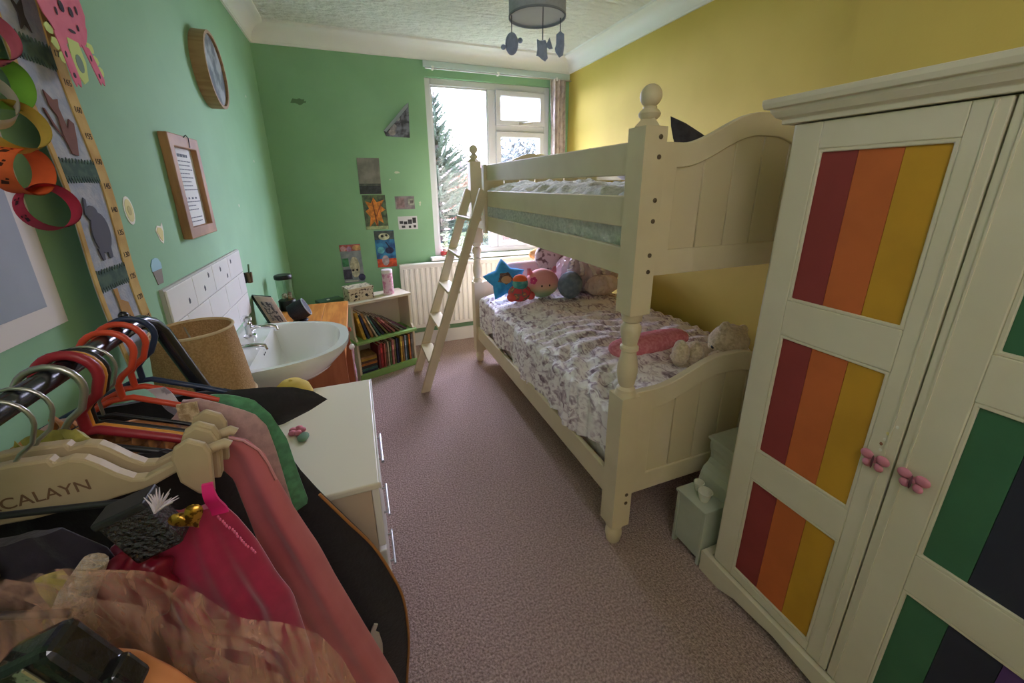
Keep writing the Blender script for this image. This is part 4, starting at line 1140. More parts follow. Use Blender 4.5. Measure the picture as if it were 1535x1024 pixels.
for z in (1.265, 1.483, 1.694, 1.92):
    jz = random.Random(int(z*100))
    def gr(u, v, z=z):
        zz = z-.018+.036*v
        if v > .9: zz += .006*math.sin(u*70)
        if v < .1: zz += .008*math.sin(u*83+2)
        return hc(HY0+.011+(HY1-.045-HY0)*u, zz, .0026)
    MB().slab(gr, 40, 6, lambda u, v: (-.0015, 0, 0)).build('grass_band', M_grass, base_, smooth=60)
def animal(nm, parts, m_):
    b = MB()
    for pts in parts: 
        n_ = len(pts)
        vs_ = [hc(y, z, .0030) for y, z in pts]+[hc(y, z, .0012) for y, z in pts]
        b.add(vs_, [tuple(range(n_)), tuple(range(2*n_-1, n_-1, -1))]+[(k, (k+1) % n_, n_+(k+1) % n_, n_+k) for k in range(n_)])
    b.build(nm, m_, base_)
M_ab = mat('brown_animal_print', (124, 88, 80), .95); M_ag = mat('grey_animal_print', (96, 98, 108), .95); M_ao = mat('ochre_animal_print', (178, 138, 84), .95); M_ad = mat('dark_animal_print', (72, 66, 66), .95)
cy_, cz_ = 1.103, 1.570   # leaping brown animal
animal('tiger_print', [[(cy_-.012, cz_-.055), (cy_+.006, cz_-.058), (cy_+.02, cz_-.03), (cy_+.034, cz_+.005), (cy_+.022, cz_+.012), (cy_+.006, cz_-.008), (cy_+.004, cz_+.03), (cy_+.012, cz_+.046), (cy_-.004, cz_+.042), (cy_-.022, cz_+.056), (cy_-.022, cz_+.03), (cy_-.010, cz_+.012), (cy_-.016, cz_-.02)],
                        [(cy_-.016, cz_-.03), (cy_-.036, cz_-.005), (cy_-.044, cz_+.022), (cy_-.040, cz_+.022), (cy_-.030, cz_-.004), (cy_-.012, cz_-.04)]], M_ab)
cy_, cz_ = 1.092, 1.366
animal('elephant_print', [ellipse(cy_+.008, cz_-.006, .032, .042, 18), ellipse(cy_-.006, cz_+.034, .02, .016, 12), [(cy_-.022, cz_+.03), (cy_-.014, cz_+.062), (cy_-.020, cz_+.066), (cy_-.03, cz_+.034)], [(cy_-.02, cz_-.036), (cy_-.012, cz_-.062), (cy_-.004, cz_-.062), (cy_-.002, cz_-.036)], [(cy_+.01, cz_-.04), (cy_+.016, cz_-.062), (cy_+.026, cz_-.06), (cy_+.028, cz_-.03)]], M_ag)
cy_, cz_ = 1.096, 1.195
animal('giraffe_print', [[(cy_-.02, cz_-.045), (cy_-.012, cz_-.045), (cy_-.006, cz_-.015), (cy_+.012, cz_-.02), (cy_+.016, cz_-.045), (cy_+.024, cz_-.045), (cy_+.022, cz_+.008), (cy_-.002, cz_+.02), (cy_+.0, cz_+.045), (cy_-.014, cz_+.046), (cy_-.012, cz_+.015)]], M_ao)
cy_, cz_ = 1.095, 1.755
animal('bird_print', [[(cy_-.02, cz_+.02), (cy_-.005, cz_+.006), (cy_+.012, cz_+.022), (cy_+.008, cz_-.004), (cy_+.016, cz_-.03), (cy_+.002, cz_-.02), (cy_-.012, cz_-.032), (cy_-.008, cz_-.006)], [(cy_-.018, cz_+.04), (cy_-.01, cz_+.04), (cy_-.01, cz_+.05), (cy_-.018, cz_+.05)]], M_ad)
M_num = mat('ruler_numerals', (70, 60, 46), .9)
for i in range(17):
    z = 1.10+.0505*i
    if z > 1.80: break
    text_part('numeral', str(110+5*i), .017, M_num, base_, Vector(hc(HY1-.016, z, .0028)), (0, 1, 0), (0, 0, 1), .0003)

# poster with pale border
t = thing('pale_poster', 'white bordered grey blue poster below the paper chain', 'poster', (XL, .80, 1.205))
MB().box(XL, XL+.003, .50, .985, 1.205, 1.66).build('paper', mat('poster_white', (224, 218, 212), .6), t)
MB().box(XL+.003, XL+.0036, .54, .945, 1.245, 1.62).build('print', mat('poster_grey_blue', (150, 160, 172), .6, c2=(160, 170, 182), nscale=5), t)
b = MB(); rnd = random.Random(8)
for k in range(9):
    yy = .80+.03*(k % 4)+rnd.uniform(-.006, .006); zz = 1.40-.03*(k//4)+rnd.uniform(-.006, .006)
    b.prism(ellipse(yy, zz, .008, .007, 7), 'x', XL+.0036, XL+.0040)
b.build('small_motifs', mat('poster_motif', (118, 126, 120), .7), t)

# pink paper monster
MON = -.055
t = thing('paper_monster', 'pink and lime paper monster with fringed arms over the height chart', 'paper craft', (XL+.055, 1.20, 1.68))
AX = XL+.052
M_pp = mat('pink_paper', (222, 120, 140), .8, c2=(212, 104, 128), nscale=16); M_lp = mat('lime_paper', (196, 214, 124), .8); M_dp = mat('black_ink', (52, 40, 46), .8)
head = [(1.10, 1.90), (1.29, 1.90), (1.305, 1.80), (1.298, 1.765), (1.275, 1.735), (1.24, 1.722), (1.205, 1.722), (1.178, 1.735), (1.155, 1.765), (1.13, 1.80)]
MB().prism(jag(head, 4, .003, 2), 'x', AX, AX+.0015).build('head', M_pp, t)
MB().prism([(1.212, 1.735), (1.248, 1.735), (1.256, 1.70), (1.246, 1.665), (1.228, 1.655), (1.215, 1.668), (1.208, 1.70)], 'x', AX+.0006, AX+.0022).build('body', M_lp, t)
MB().prism(ellipse(1.231, 1.693, .012, .017, 12), 'x', AX+.0022, AX+.0028).build('belly_mark', mat('grey_green_paper', (120, 146, 124), .8), t)
for y0, z0, y1, z1 in ((1.186, 1.735, 1.202, 1.650), (1.272, 1.735, 1.300, 1.672)):
    pts = [(y0-.013, z0), (y0+.013, z0), (y1+.014, z1+.01), (y1+.010, z1-.004), (y1, z1+.002), (y1-.006, z1-.006), (y1-.012, z1+.006)]
    MB().prism(pts, 'x', AX+.001, AX+.0025).build('arm', M_pp, t)
for i, (y, z) in enumerate(((1.160, 1.735), (1.170, 1.713), (1.180, 1.692), (1.294, 1.738), (1.303, 1.716), (1.310, 1.695))):
    MB().prism(jag(ellipse(y, z, .012, .010, 8), 1, .002, i), 'x', AX+.0004, AX+.0014).build('fringe_tab', M_lp, t)
b = MB()
for (y, z, r1, r2) in ((1.222, 1.79, .008, .010), (1.252, 1.79, .007, .009), (1.200, 1.775, .003, .007), (1.275, 1.80, .003, .008), (1.236, 1.752, .012, .003), (1.18, 1.80, .003, .007), (1.262, 1.765, .003, .006), (1.190, 1.70, .003, .006), (1.198, 1.665, .004, .005), (1.280, 1.715, .003, .006), (1.296, 1.685, .003, .005)):
    b.prism(ellipse(y, z, r1, r2, 10), 'x', AX+.0025, AX+.0031)
tag(b.build('ink_marks', M_dp, t), kind='stuff')
t.location.y += MON

# paper chain, each link a strip of card; links pass through one another
t = thing('paper_chain', 'rainbow paper chain with inked faces hanging over the pale poster', 'paper chain', (XL+.05, .94, 1.40))
def link(c, r_, w, ax, color, nm, marks=True, ell=.82):
    c = Vector(c); ax = Vector(ax).normalized()
    Vd = Vector((0, 0, 1)); Vd = (Vd-ax*Vd.dot(ax)).normalized(); U = ax.cross(Vd)
    n_ = 36; b = MB(); th = .0012
    def pt(u, v):
        a = 2*PI*u
        return c + (U*math.cos(a)*ell + Vd*math.sin(a))*r_ + ax*(v-.5)*w
    b.grid(lambda u, v: pt(u, v), n_, 2)
    def pt2(u, v):
        a = 2*PI*u
        return c + (U*math.cos(a)*ell + Vd*math.sin(a))*(r_-th) + ax*(v-.5)*w
    b.grid(lambda u, v: pt2(1-u, v), n_, 2)
    lk = b.build(nm, mat('card_%d_%d_%d' % color, color, .8, c2=shade(color, .88), nscale=12), t, smooth=60)
    if marks:
        mb = MB()
        for a0 in (-.5, .25, .9, 2.4, 3.4, 4.2):
            for (da, dv) in ((0, .5), (.16, .32), (.16, .68)):
                a = a0+da
                p = lambda aa, vv, rr: c + (U*math.cos(aa)*ell + Vd*math.sin(aa))*rr + ax*(vv-.5)*w
                d_ = .10 if da == 0 else .05
                h = .09 if da else .2
                vs_ = [p(a-d_, dv-h, r_+.0006), p(a+d_, dv-h*.4, r_+.0006), p(a+d_*.6, dv+h, r_+.0006), p(a-d_*.8, dv+h*.6, r_+.0006)]
                mb.add(vs_, [(0, 1, 2, 3)])
        tag(mb.build('ink_face', mat('card_ink_%d_%d_%d' % color, shade(color, .3), .8), lk), kind='stuff')
    return lk
chn = [((.020, .935, 1.715), (230, 226, 220), 'white_link'), ((.030, .935, 1.665), (222, 110, 136), 'pink_link'), ((.030, .940, 1.604), (122, 184, 60), 'green_link'), ((.038, .922, 1.541), (222, 196, 86), 'yellow_link'), ((.032, .918, 1.477), (232, 110, 54), 'orange_link'), ((.040, .932, 1.420), (206, 58, 88), 'red_link')]
for i, (p, cc, nm) in enumerate(chn):
    ax = (.75, -.62, .18) if i % 2 else (.92, -.22, -.12)
    link((XL+p[0]+.03, p[1]-.022, p[2]), .036, .034, ax, cc, nm, ell=.95)
link((XL+.055, .885, 1.575), .036, .032, (.6, -.7, .3), (232, 222, 214), 'white_link', False)

# ------------------------------------------------------------------ prints on the back wall
def print_sheet(name, lb, corners, m_, blobs=(), cat_='picture', curl=0):
    """corners: outline (x,z) on the back wall; blobs: (outline, sRGB)"""
    cx_ = sum(p[0] for p in corners)/len(corners); cz2 = min(p[1] for p in corners)
    t = thing(name, lb, cat_, (cx_, YB, cz2))
    MB().prism(corners, 'y', YB-.0025, YB).build('sheet', m_, t)
    if blobs:
        ms = []; b = MB()
        for i, (pts, cc) in enumerate(blobs):
            key = 'print_%d_%d_%d' % cc
            mm = mat(key, cc, .7, c2=shade(cc, .8), nscale=30)
            if mm not in ms: ms.append(mm)
            b.prism(pts, 'y', YB-.0028-.0003*(i % 6), YB-.0024, ms.index(mm))
        b.build('print', ms, t)
    return t
def rect(x0, x1, z0, z1, dx=0): return [(x0, z0), (x1, z0), (x1+dx, z1), (x0+dx, z1)]
# torn-corner photo
t = print_sheet('folded_photo', 'dark photo print with its corner folded over beside the window', [(.300, 1.832), (.487, 1.825), (.498, 2.09), (.462, 2.06), (.286, 1.872)], mat('dark_photo', (120, 124, 138), .6, c2=(64, 66, 74), nscale=22, ramp=(.42, .6)),
                [(ellipse(.36, 1.90, .03, .03), (150, 148, 150)), (ellipse(.40, 1.965, .02, .018), (190, 192, 198)), (ellipse(.35, 1.86, .028, .022), (168, 162, 158))])
MB().add([(.286, YB-.002, 1.872), (.462, YB-.002, 2.06), (.498, YB-.002, 2.09), (.49, YB-.012, 2.055), (.40, YB-.035, 1.955), (.305, YB-.014, 1.862)], [(0, 1, 2, 3, 4, 5)]).build('folded_corner', mat('photo_back', (176, 182, 190), .7), t)
print_sheet('landscape_print', 'grey cloudy landscape print with dark ground', rect(.052, .222, 1.385, 1.665, .006), mat('cloud_print', (142, 140, 132), .7, c2=(118, 118, 112), nscale=10),
            [(rect(.055, .221, 1.387, 1.455), (66, 72, 74)), (rect(.055, .222, 1.45, 1.468), (96, 104, 96))])
print_sheet('leaf_print', 'orange starburst leaf print below the grey landscape print', rect(.070, .252, 1.098, 1.378, -.006), mat('leaf_print_ground', (104, 122, 88), .7, c2=(72, 84, 74), nscale=24),
            [([(.10, 1.12), (.115, 1.20), (.08, 1.25), (.11, 1.27), (.085, 1.33), (.13, 1.315), (.15, 1.36), (.175, 1.32), (.235, 1.34), (.205, 1.29), (.24, 1.26), (.20, 1.235), (.215, 1.15), (.175, 1.175), (.165, 1.11), (.145, 1.165)], (226, 142, 64)), ([(.158, 1.12), (.17, 1.12), (.145, 1.33), (.138, 1.33)], (150, 86, 50)), ([(.155, 1.20), (.165, 1.205), (.215, 1.31), (.205, 1.315)], (170, 96, 54)), (rect(.072, .250, 1.100, 1.125), (176, 190, 140))])
print_sheet('bright_poster', 'blue and orange cartoon-coloured poster above the pink tin', rect(.130, .292, .770, 1.085, -.004), mat('poster_blue_ground', (66, 142, 190), .7, c2=(48, 84, 132), nscale=14),
            [(rect(.127, .288, 1.01, 1.083), (84, 96, 96)), (ellipse(.205, 1.035, .045, .03), (206, 208, 172)), (ellipse(.19, 1.04, .012, .012), (58, 60, 58)), (ellipse(.225, 1.045, .01, .01), (58, 60, 58)), (rect(.131, .291, .772, .845), (226, 96, 62)), (ellipse(.20, .83, .03, .045), (196, 176, 180)), (ellipse(.17, .92, .03, .03), (106, 186, 200)), (ellipse(.24, .915, .035, .028), (54, 58, 92)), (ellipse(.25, .80, .03, .02), (206, 66, 52)), ([(.21, .99), (.22, .99), (.255, .93), (.245, .925)], (48, 58, 88))])
print_sheet('bright_poster', 'pale grey poster with cream dog-like face above the keepsake box', rect(-.150, .012, .660, .985, -.008), mat('poster_grey_ground', (156, 160, 168), .7, c2=(130, 140, 150), nscale=18),
            [(rect(-.158, .005, .93, .983), (206, 112, 106)), (ellipse(-.13, .95, .022, .022), (226, 170, 180)), (ellipse(-.085, .945, .02, .024), (196, 150, 190)), (ellipse(-.025, .955, .034, .022), (226, 176, 120)), (rect(-.15, -.10, .80, .87), (86, 156, 114)), (rect(-.15, -.085, .69, .775), (92, 88, 110)), (ellipse(-.055, .79, .038, .09), (214, 204, 176)), (ellipse(-.072, .765, .009, .010), (50, 44, 44)), (ellipse(-.040, .767, .009, .010), (50, 44, 44)), (ellipse(-.055, .735, .03, .025), (226, 220, 196)), (ellipse(-.008, .70, .028, .03), (84, 84, 118)), (rect(-.145, -.04, .667, .678), (214, 210, 206))])
print_sheet('small_card', 'small brownish postcard beside the leaf print', rect(.325, .485, 1.258, 1.365, -.002), mat('postcard_brown', (150, 140, 142), .6, c2=(116, 112, 116), nscale=14), [(rect(.335, .40, 1.27, 1.35), (156, 132, 134)), (rect(.43, .48, 1.29, 1.345), (172, 174, 160)), (rect(.445, .475, 1.305, 1.33), (112, 104, 104))])
print_sheet('small_card', 'small white printed card with dark lettering blocks under the brown postcard', rect(.335, .498, 1.088, 1.198, -.002), mat('card_white', (208, 208, 210), .6), [(rect(.345, .375, 1.135, 1.16), (70, 70, 74)), (rect(.38, .41, 1.13, 1.155), (62, 62, 66)), (rect(.415, .45, 1.132, 1.17), (74, 74, 78)), (rect(.455, .485, 1.14, 1.185), (58, 58, 62)), (rect(.36, .39, 1.10, 1.12), (80, 80, 84)), (rect(.42, .44, 1.098, 1.118), (70, 70, 74)), (rect(.46, .482, 1.10, 1.122), (64, 64, 68))])
# bare plaster chips in the green paint
for i, (x, z, rx, rz) in enumerate(((.36, 1.555, .022, .010), (.532, 1.302, .008, .020), (-.30, 2.05, .05, .02), (.30, 1.50, .006, .006))):
    b = MB().prism(jag(ellipse(x, z, rx, rz, 9), 2, rz*.3, i), 'y', YB-.0008, YB+.001)
    cc = (206, 210, 190) if i != 2 else (98, 128, 96)
    tag(b.build('paint_chip', mat('bare_plaster_%d' % (i == 2), cc, .9)), ['pale chipped paint patch beside the cloudy landscape print', 'narrow pale paint chip beside the window', 'faint dark scuff high on the green back wall', 'tiny pale paint chip above the brown postcard'][i], 'paint chip')
for i, (y, z) in enumerate(((2.98, 1.60), (2.42, 1.36), (3.1, 1.98))):
    b = MB().prism(jag(ellipse(y, z, .010, .007, 8), 2, .002, 20+i), 'x', XL-.001, XL+.0008)
    tag(b.build('paint_chip', mat('bare_plaster_0', (206, 210, 190), .9)), ['tiny pale paint chip on the left green wall past the framed sheet', 'tiny pale paint chip on the left green wall above the tiles end', 'tiny pale paint chip below the coving near the back corner'][i], 'paint chip')
# ------------------------------------------------------------------ garden beyond the window
GZ = -2.9
struct('lawn', MB().box(-25, 45, 4.0, 70, GZ-.1, GZ), mat('lawn_grass', (43, 57, 34), .95, c2=(55, 66, 40), nscale=2))
M_fir = mat('fir_needles', (26, 40, 26), .9, c2=(36, 50, 32), nscale=3, ramp=(.4, .6))
M_bark = mat('fir_bark', (40, 33, 28), .9)
def fir(x0, y0, ztop, lean, lb):
    t = thing('fir_tree', lb, 'tree', (x0, y0, GZ))
    rnd = random.Random(11)
    H = ztop-GZ
    MB().tube([(x0+lean*k/8*0, y0, GZ+H*k/8) for k in range(9)], .1, 8, rs=[.14*(1-k/8.3)+.006 for k in range(9)]).build('trunk', M_bark, t, smooth=50)
    b = MB()
    z = ztop
    lay = 0
    def spray(p, d, up, ln, w):
        side = d.cross(up).normalized()
        n_ = max(6, int(ln/.03))
        for k in range(n_):
            q = k/n_
            c = p+d*ln*q+up*(.10*ln*q*q)
            tl = w*(1-q*.75)*rnd.uniform(.7, 1.1)
            for s_ in (-1, 1):
                dd = (d*.8+side*s_*rnd.uniform(.4, .95)+up*rnd.uniform(-.4, .2)).normalized()
                e_ = c+dd*tl; wv = d*.014+up*.004
                vt = up*.020
                b.add([c-wv, c+wv, e_+wv*.4, e_-wv*.4], [(0, 1, 2, 3)])
                b.add([c-vt, c+vt, e_+vt*.3-up*.01, e_-vt*.3-up*.01], [(0, 1, 2, 3)])
        e_ = p+d*ln+up*.1*ln
        b.add([p-side*.012, p+side*.012, e_], [(0, 1, 2)]); b.add([p-up*.014, p+up*.014, e_], [(0, 1, 2)])
    # leader
    spray(Vector((x0, y0, ztop-.25)), Vector((.05, 0, 1)), Vector((0, -1, 0)), .3, .05)
    z = ztop-.18
    while z > GZ+.6:
        dz = ztop-z
        ln = min(2.4, .12+.42*dz**.95)
        nb = 6 if dz < .8 else (10 if dz < 2.2 else 12)
        a0 = rnd.uniform(0, 6.28)
        for k in range(nb):
            a = a0+2*PI*k/nb+rnd.uniform(-.2, .2)
            el = R(38) if dz < .9 else R(38-min(50, (dz-.9)*22))
            d = Vector((math.cos(a)*math.cos(el), math.sin(a)*math.cos(el), math.sin(el)))
            side = d.cross(Vector((0, 0, 1))).normalized(); up = side.cross(d).normalized()
            spray(Vector((x0, y0, z+rnd.uniform(-.04, .04))), d, up, ln*rnd.uniform(.8, 1.1), .05+.11*min(1, dz/2.5))
        z -= .11+.025*min(3, dz)
    b.build('foliage', M_fir, t)
fir(1.57, 8.0, 3.10, 0, 'tall pointed fir tree outside the window')
def leafy(name, lb, c, r_, n_, size, m_, trunk_r=.08, seed=1, cat_='tree'):
    rnd = random.Random(seed); c = Vector(c)
    t = thing(name, lb, cat_, (c.x, c.y, GZ))
    MB().tube([(c.x, c.y, GZ), (c.x+.05, c.y, (GZ+c.z)/2), (c.x, c.y, c.z)], trunk_r, 8, rs=[trunk_r, trunk_r*.8, trunk_r*.4]).build('trunk', M_bark, t, smooth=50)
    b = MB()
    for k in range(n_):
        d = Vector((rnd.gauss(0, 1), rnd.gauss(0, 1), rnd.gauss(0, 1))).normalized()
        q = rnd.random()**.4*(1+.25*nz(d.x*2.5+seed, d.y*2.5, d.z*2.5))
        p = c+Vector((d.x*r_[0], d.y*r_[1], d.z*r_[2]))*q
        u = Vector((rnd.uniform(-1, 1), rnd.uniform(-1, 1), rnd.uniform(-1, 1))).normalized(); w = u.orthogonal().normalized()
        s_ = size*rnd.uniform(.6, 1.3)
        b.add([p-u*s_, p+w*s_*.5, p+u*s_, p-w*s_*.5], [(0, 1, 2, 3)])
    b.build('foliage', m_, t)
M_aut = mat('autumn_leaves', (96, 58, 36), .9, c2=(74, 50, 30), nscale=3)
M_shr = mat('yellow_green_leaves', (66, 70, 34), .9, c2=(46, 58, 30), nscale=3)
M_gre = mat('blue_grey_leaves', (52, 60, 58), .9, c2=(40, 50, 47), nscale=2)
M_brn = mat('bare_twig_brown', (62, 56, 52), .9)
leafy('autumn_tree', 'orange autumn tree beyond the fir tree', (4.0, 14.0, .9), (1.1, .9, 1.0), 3200, .09, M_aut, seed=2)
leafy('grey_shrub_tree', 'grey brown bare topped tree behind the autumn tree', (4.1, 16.0, 1.55), (1.0, .8, 1.0), 2200, .07, M_brn, seed=3)
leafy('garden_shrub', 'yellow green shrub at the foot of the window view', (1.30, 5.6, .05), (.5, .40, .75), 3200, .045, M_shr, seed=4, cat_='shrub')
leafy('garden_shrub', 'mid green shrub below the autumn tree', (2.75, 9.9, -.4), (.8, .55, 1.1), 3000, .06, mat('mid_green_leaves', (42, 56, 36), .9, c2=(32, 46, 28), nscale=3), seed=5, cat_='shrub')
leafy('garden_tree', 'blue grey leafy tree seen through the opening casement', (5.4, 12.0, 1.35), (1.7, 1.2, 1.8), 8000, .085, M_gre, seed=6)
leafy('garden_tree', 'blue grey broad tree low behind the bunk bed side of the window', (4.0, 9.2, -1.6), (1.0, .7, 1.1), 3600, .085, M_gre, seed=7)
# house with a tiled roof
h = thing('house', 'distant brick house with reddish tiled roof', 'house', (9.2, 28, GZ))
MB().box(6.4, 12.4, 26, 31, GZ, 1.7).build('wall', mat('distant_brick', (72, 50, 40), .9, c2=(62, 43, 34), nscale=6), h)
MB().prism([(25.6, 1.65), (31.4, 1.65), (28.5, 3.1)], 'x', 6.2, 12.6).build('roof', mat('distant_roof_tile', (66, 46, 42), .9), h)
MB().box(10.2, 10.9, 28.1, 28.9, 2.6, 3.6).build('chimney', mat('distant_brick', (93, 64, 52)), h)
for x in (7.4, 9.2, 11.0):
    w = MB().box(x, x+1.0, 25.95, 26.0, .3, 1.5).build('window', M_upvc, h); MB().box(x+.08, x+.92, 25.93, 25.95, .38, 1.42).build('pane', mat('dark_window_glass', (70, 80, 88), .1), w)
# ------------------------------------------------------------------ clothes rail
RXc, RZ, RR = -.36, 1.235, .0125
rl = thing('clothes_rail', 'black tubular clothes rail crowded with dressing-up costumes', 'clothes rail', (RXc, .4, 0))
M_blkt = mat('black_tube_enamel', (30, 31, 34), .22, spec=.6)
MB().tube([(RXc, -.12, RZ), (RXc, .2, RZ), (RXc, .5, RZ), (RXc, .79, RZ), (RXc+.001, .815, RZ-.002), (RXc+.005, .835, RZ-.012), (RXc+.012, .847, RZ-.032), (RXc+.022, .850, RZ-.07), (RXc+.05, .850, RZ-.16), (RXc+.20, .850, .55), (RXc+.26, .850, .02)], RR, 16).build('tube', M_blkt, rl, smooth=60)
MB().tube([(RXc, -.12, RZ), (RXc, -.12, .02)], RR, 14).build('near_leg', M_blkt, rl, smooth=60)
for y, x0, x1 in ((-.12, -.52, -.10), (.850, -.46, -.04)):
    MB().tube([(x0, y, .0125), (x1, y, .0125)], RR, 12).build('foot_bar', M_blkt, rl, smooth=60)
MB().ell((RXc-.012, .80, RZ+.016), (.007, .007, .007), 10, 8).build('screw_knob', M_blkt, rl, smooth=60)

def hook_pts(Y, r_, hr=.030, zcol=1.155, skew=0):
    zc = RZ+RR+r_-hr
    pts = []
    for k in range(15):
        a = R(205-232*k/14)
        pts.append((RXc+hr*math.cos(a), Y+skew*math.cos(a), zc+hr*math.sin(a)))
    pts += [(RXc+hr*.72, Y, zc-hr*.95), (RXc+hr*.25, Y, zc-hr*1.35), (RXc, Y, zc-hr*1.7), (RXc, Y, zcol)]
    return pts
def hanger(lb, Y, m_, r_=.0045, wire=False, zcol=1.145, drop=.062, half=.145, name='coat_hanger', hook_m=None, skew=0):
    t = thing(name, lb, 'coat hanger', (RXc, Y, 1.05), group='coat hangers on the clothes rail')
    MB().tube(hook_pts(Y, r_ if not wire else .002, zcol=zcol, skew=skew), r_ if not wire else .002, 10).build('hook', hook_m or m_, t, smooth=60)
    z1 = zcol-drop
    arms = [(RXc-half, Y, z1), (RXc-half*.55, Y, zcol-drop*.48), (RXc-.012, Y, zcol), (RXc+.012, Y, zcol), (RXc+half*.55, Y, zcol-drop*.48), (RXc+half, Y, z1)]
    MB().tube(arms, r_, 10).build('arms', m_, t, smooth=60)
    return t
M_hred = mat('wine_red_plastic', (150, 40, 50), .35); M_hor = mat('orange_red_plastic', (206, 76, 50), .35); M_hnv = mat('navy_plastic', (40, 56, 84), .35); M_hye = mat('amber_plastic', (214, 148, 62), .35); M_hbk = mat('black_hanger_plastic', (32, 32, 34), .35)
M_wire = mat('galvanised_wire', (176, 176, 168), .3, metal=.9)
hanger('navy plastic hanger at the far bend of the clothes rail', .772, M_hnv, skew=.006)
hanger('orange red hanger carrying the green tunic', .746, M_hor, half=.105, drop=.045)
hanger('orange red hanger carrying the lilac top', .708, M_hor, half=.095, drop=.04)
hanger('slim wire hanger behind the wine red hanger', .657, M_hbk, r_=.003, wire=True, hook_m=M_wire)
hanger('black plastic hanger nested behind the amber hanger', .637, M_hbk, r_=.004)
hanger('amber plastic hanger nested against the wine red hanger', .6285, M_hye, r_=.004)
hanger('wine red hanger carrying the dusky pink satin dress', .618, M_hred, r_=.006)
hanger('wire-hooked black hanger carrying the black bodice', .586, M_hbk, r_=.004, hook_m=M_wire)

# cream clip hangers
M_crh = mat('cream_hanger_plastic', (186, 168, 134), .45, c2=(178, 159, 125), nscale=12)
def clip_hanger(lb, Y, text=None):
    t = thing('clip_hanger', lb, 'coat hanger', (RXc, Y, 1.09), group='coat hangers on the clothes rail')
    MB().tube(hook_pts(Y, .002, hr=.027, zcol=1.172), .0022, 10).build('hook', M_wire, t, smooth=60)
    rh = [(0, 1.180), (.030, 1.178), (.032, 1.172), (.045, 1.174), (.056, 1.170), (.066, 1.160), (.078, 1.145), (.090, 1.134), (.100, 1.132), (.145, 1.150), (.147, 1.138), (.105, 1.119), (.06, 1.113), (0, 1.110)]
    pts = [(RXc+x, z) for x, z in rh] + [(RXc-x, z) for x, z in rh[::-1][1:-1]]
    MB().prism(pts, 'y', Y-.007, Y+.007).build('body', M_crh, t, bevel=.003)
    for s_ in (1, -1):
        for dy, th in ((-.020, .008), (.010, .008)):
            cp_ = [(.134, 1.158), (.139, 1.170), (.153, 1.178), (.168, 1.168), (.172, 1.155), (.165, 1.10), (.150, 1.104), (.136, 1.125)]
            if dy > 0: cp_ = [(x+.002, z+.004) for x, z in cp_]
            q = [(RXc+s_*x, z) for x, z in cp_]
            MB().prism(q, 'y', Y+dy, Y+dy+th).build('clip_jaw', M_crh, t, bevel=.003)
        MB().tube([(RXc+s_*.166, Y-.004, 1.152), (RXc+s_*.182, Y-.004, 1.156), (RXc+s_*.186, Y-.004, 1.152)], .006, 10).build('clip_lever', M_crh, t, smooth=60)
    if text:
        text_part('lettering', text, .019, mat('faded_brown_ink', (112, 84, 60), .8), t, (RXc+.012, Y-.0072, 1.137), (.975, 0, .05), (-.05, 0, .975), .0003)
    return t
clip_hanger('cream clip hanger with faded lettering in front', .508, 'ACALAYN')
clip_hanger('plain cream clip hanger just behind the lettered one', .536)
hanger('black plastic hanger with the black sequinned clip bag', .450, M_hbk, r_=.0035, zcol=1.158, drop=.02, half=.13)
hanger('black hanger holding the peach tulle skirt', .385, M_hbk, r_=.0035, zcol=1.115, drop=.03, half=.08)

# ------------------------------------------------------------------ costumes
def lerp_rows(rows, z):
    if z >= rows[0][0]: return rows[0][1:]
    for a, c_ in zip(rows, rows[1:]):
        if a[0] >= z >= c_[0]:
            q = (a[0]-z)/max(1e-6, a[0]-c_[0]); return (a[1]+(c_[1]-a[1])*q, a[2]+(c_[2]-a[2])*q)
    return rows[-1][1:]
def garment_mb(Y, rows, neck=None, fold=.006, nf=5, th=.018, nu=40, nv=36, ph=0, hemw=.0):
    zt, zb = rows[0][0], rows[-1][0]
    def base_pt(u, v):
        z = zt+(zb-zt)*(v**1.25)
        xl, xr = lerp_rows(rows, z)
        x = xl+(xr-xl)*u
        dz = 0
        if neck:
            q = (u-neck[0])/(neck[1]-neck[0])
            if 0 < q < 1: dz = -neck[2]*math.sin(PI*q)**.6*(1-v)**6
        ff = fold*(.25+.75*sstep(v*2.2))
        y = Y + ff*math.sin(2*PI*nf*u+ph+2.2*v) + ff*.6*math.sin(2*PI*nf*1.7*u+ph*2) + .5*ff*nz(u*9+ph, v*7)
        return x, y, z+dz+hemw*math.sin(2*PI*nf*u+ph)*v**3
    def fr(u, v):
        x, y, z = base_pt(u, v); return (x, y-th*(max(0, math.sin(PI*u))**.5)*(.35+.65*sstep(v*4)), z)
    def thv(u, v):
        return (0, 2*th*(max(0, math.sin(PI*u))**.5)*(.35+.65*sstep(v*4))+.0015, 0)
    return MB().slab(fr, nu, nv, thv)
def garment(name, lb, cat_, Y, rows, m_, part='fabric', **k):
    t = thing(name, lb, cat_, ((rows[0][1]+rows[0][2])/2, Y, rows[-1][0]), group='dressing-up clothes on the rail')
    garment_mb(Y, rows, **k).build(part, m_, t, smooth=70)
    return t
def cloth(name, c, k=.86, rough=.8, sc=60, sheen=.3, bump=.15): return mat(name, c, rough, c2=shade(c, k), nscale=sc, bump=bump, bscale=sc*2, sheen=sheen)

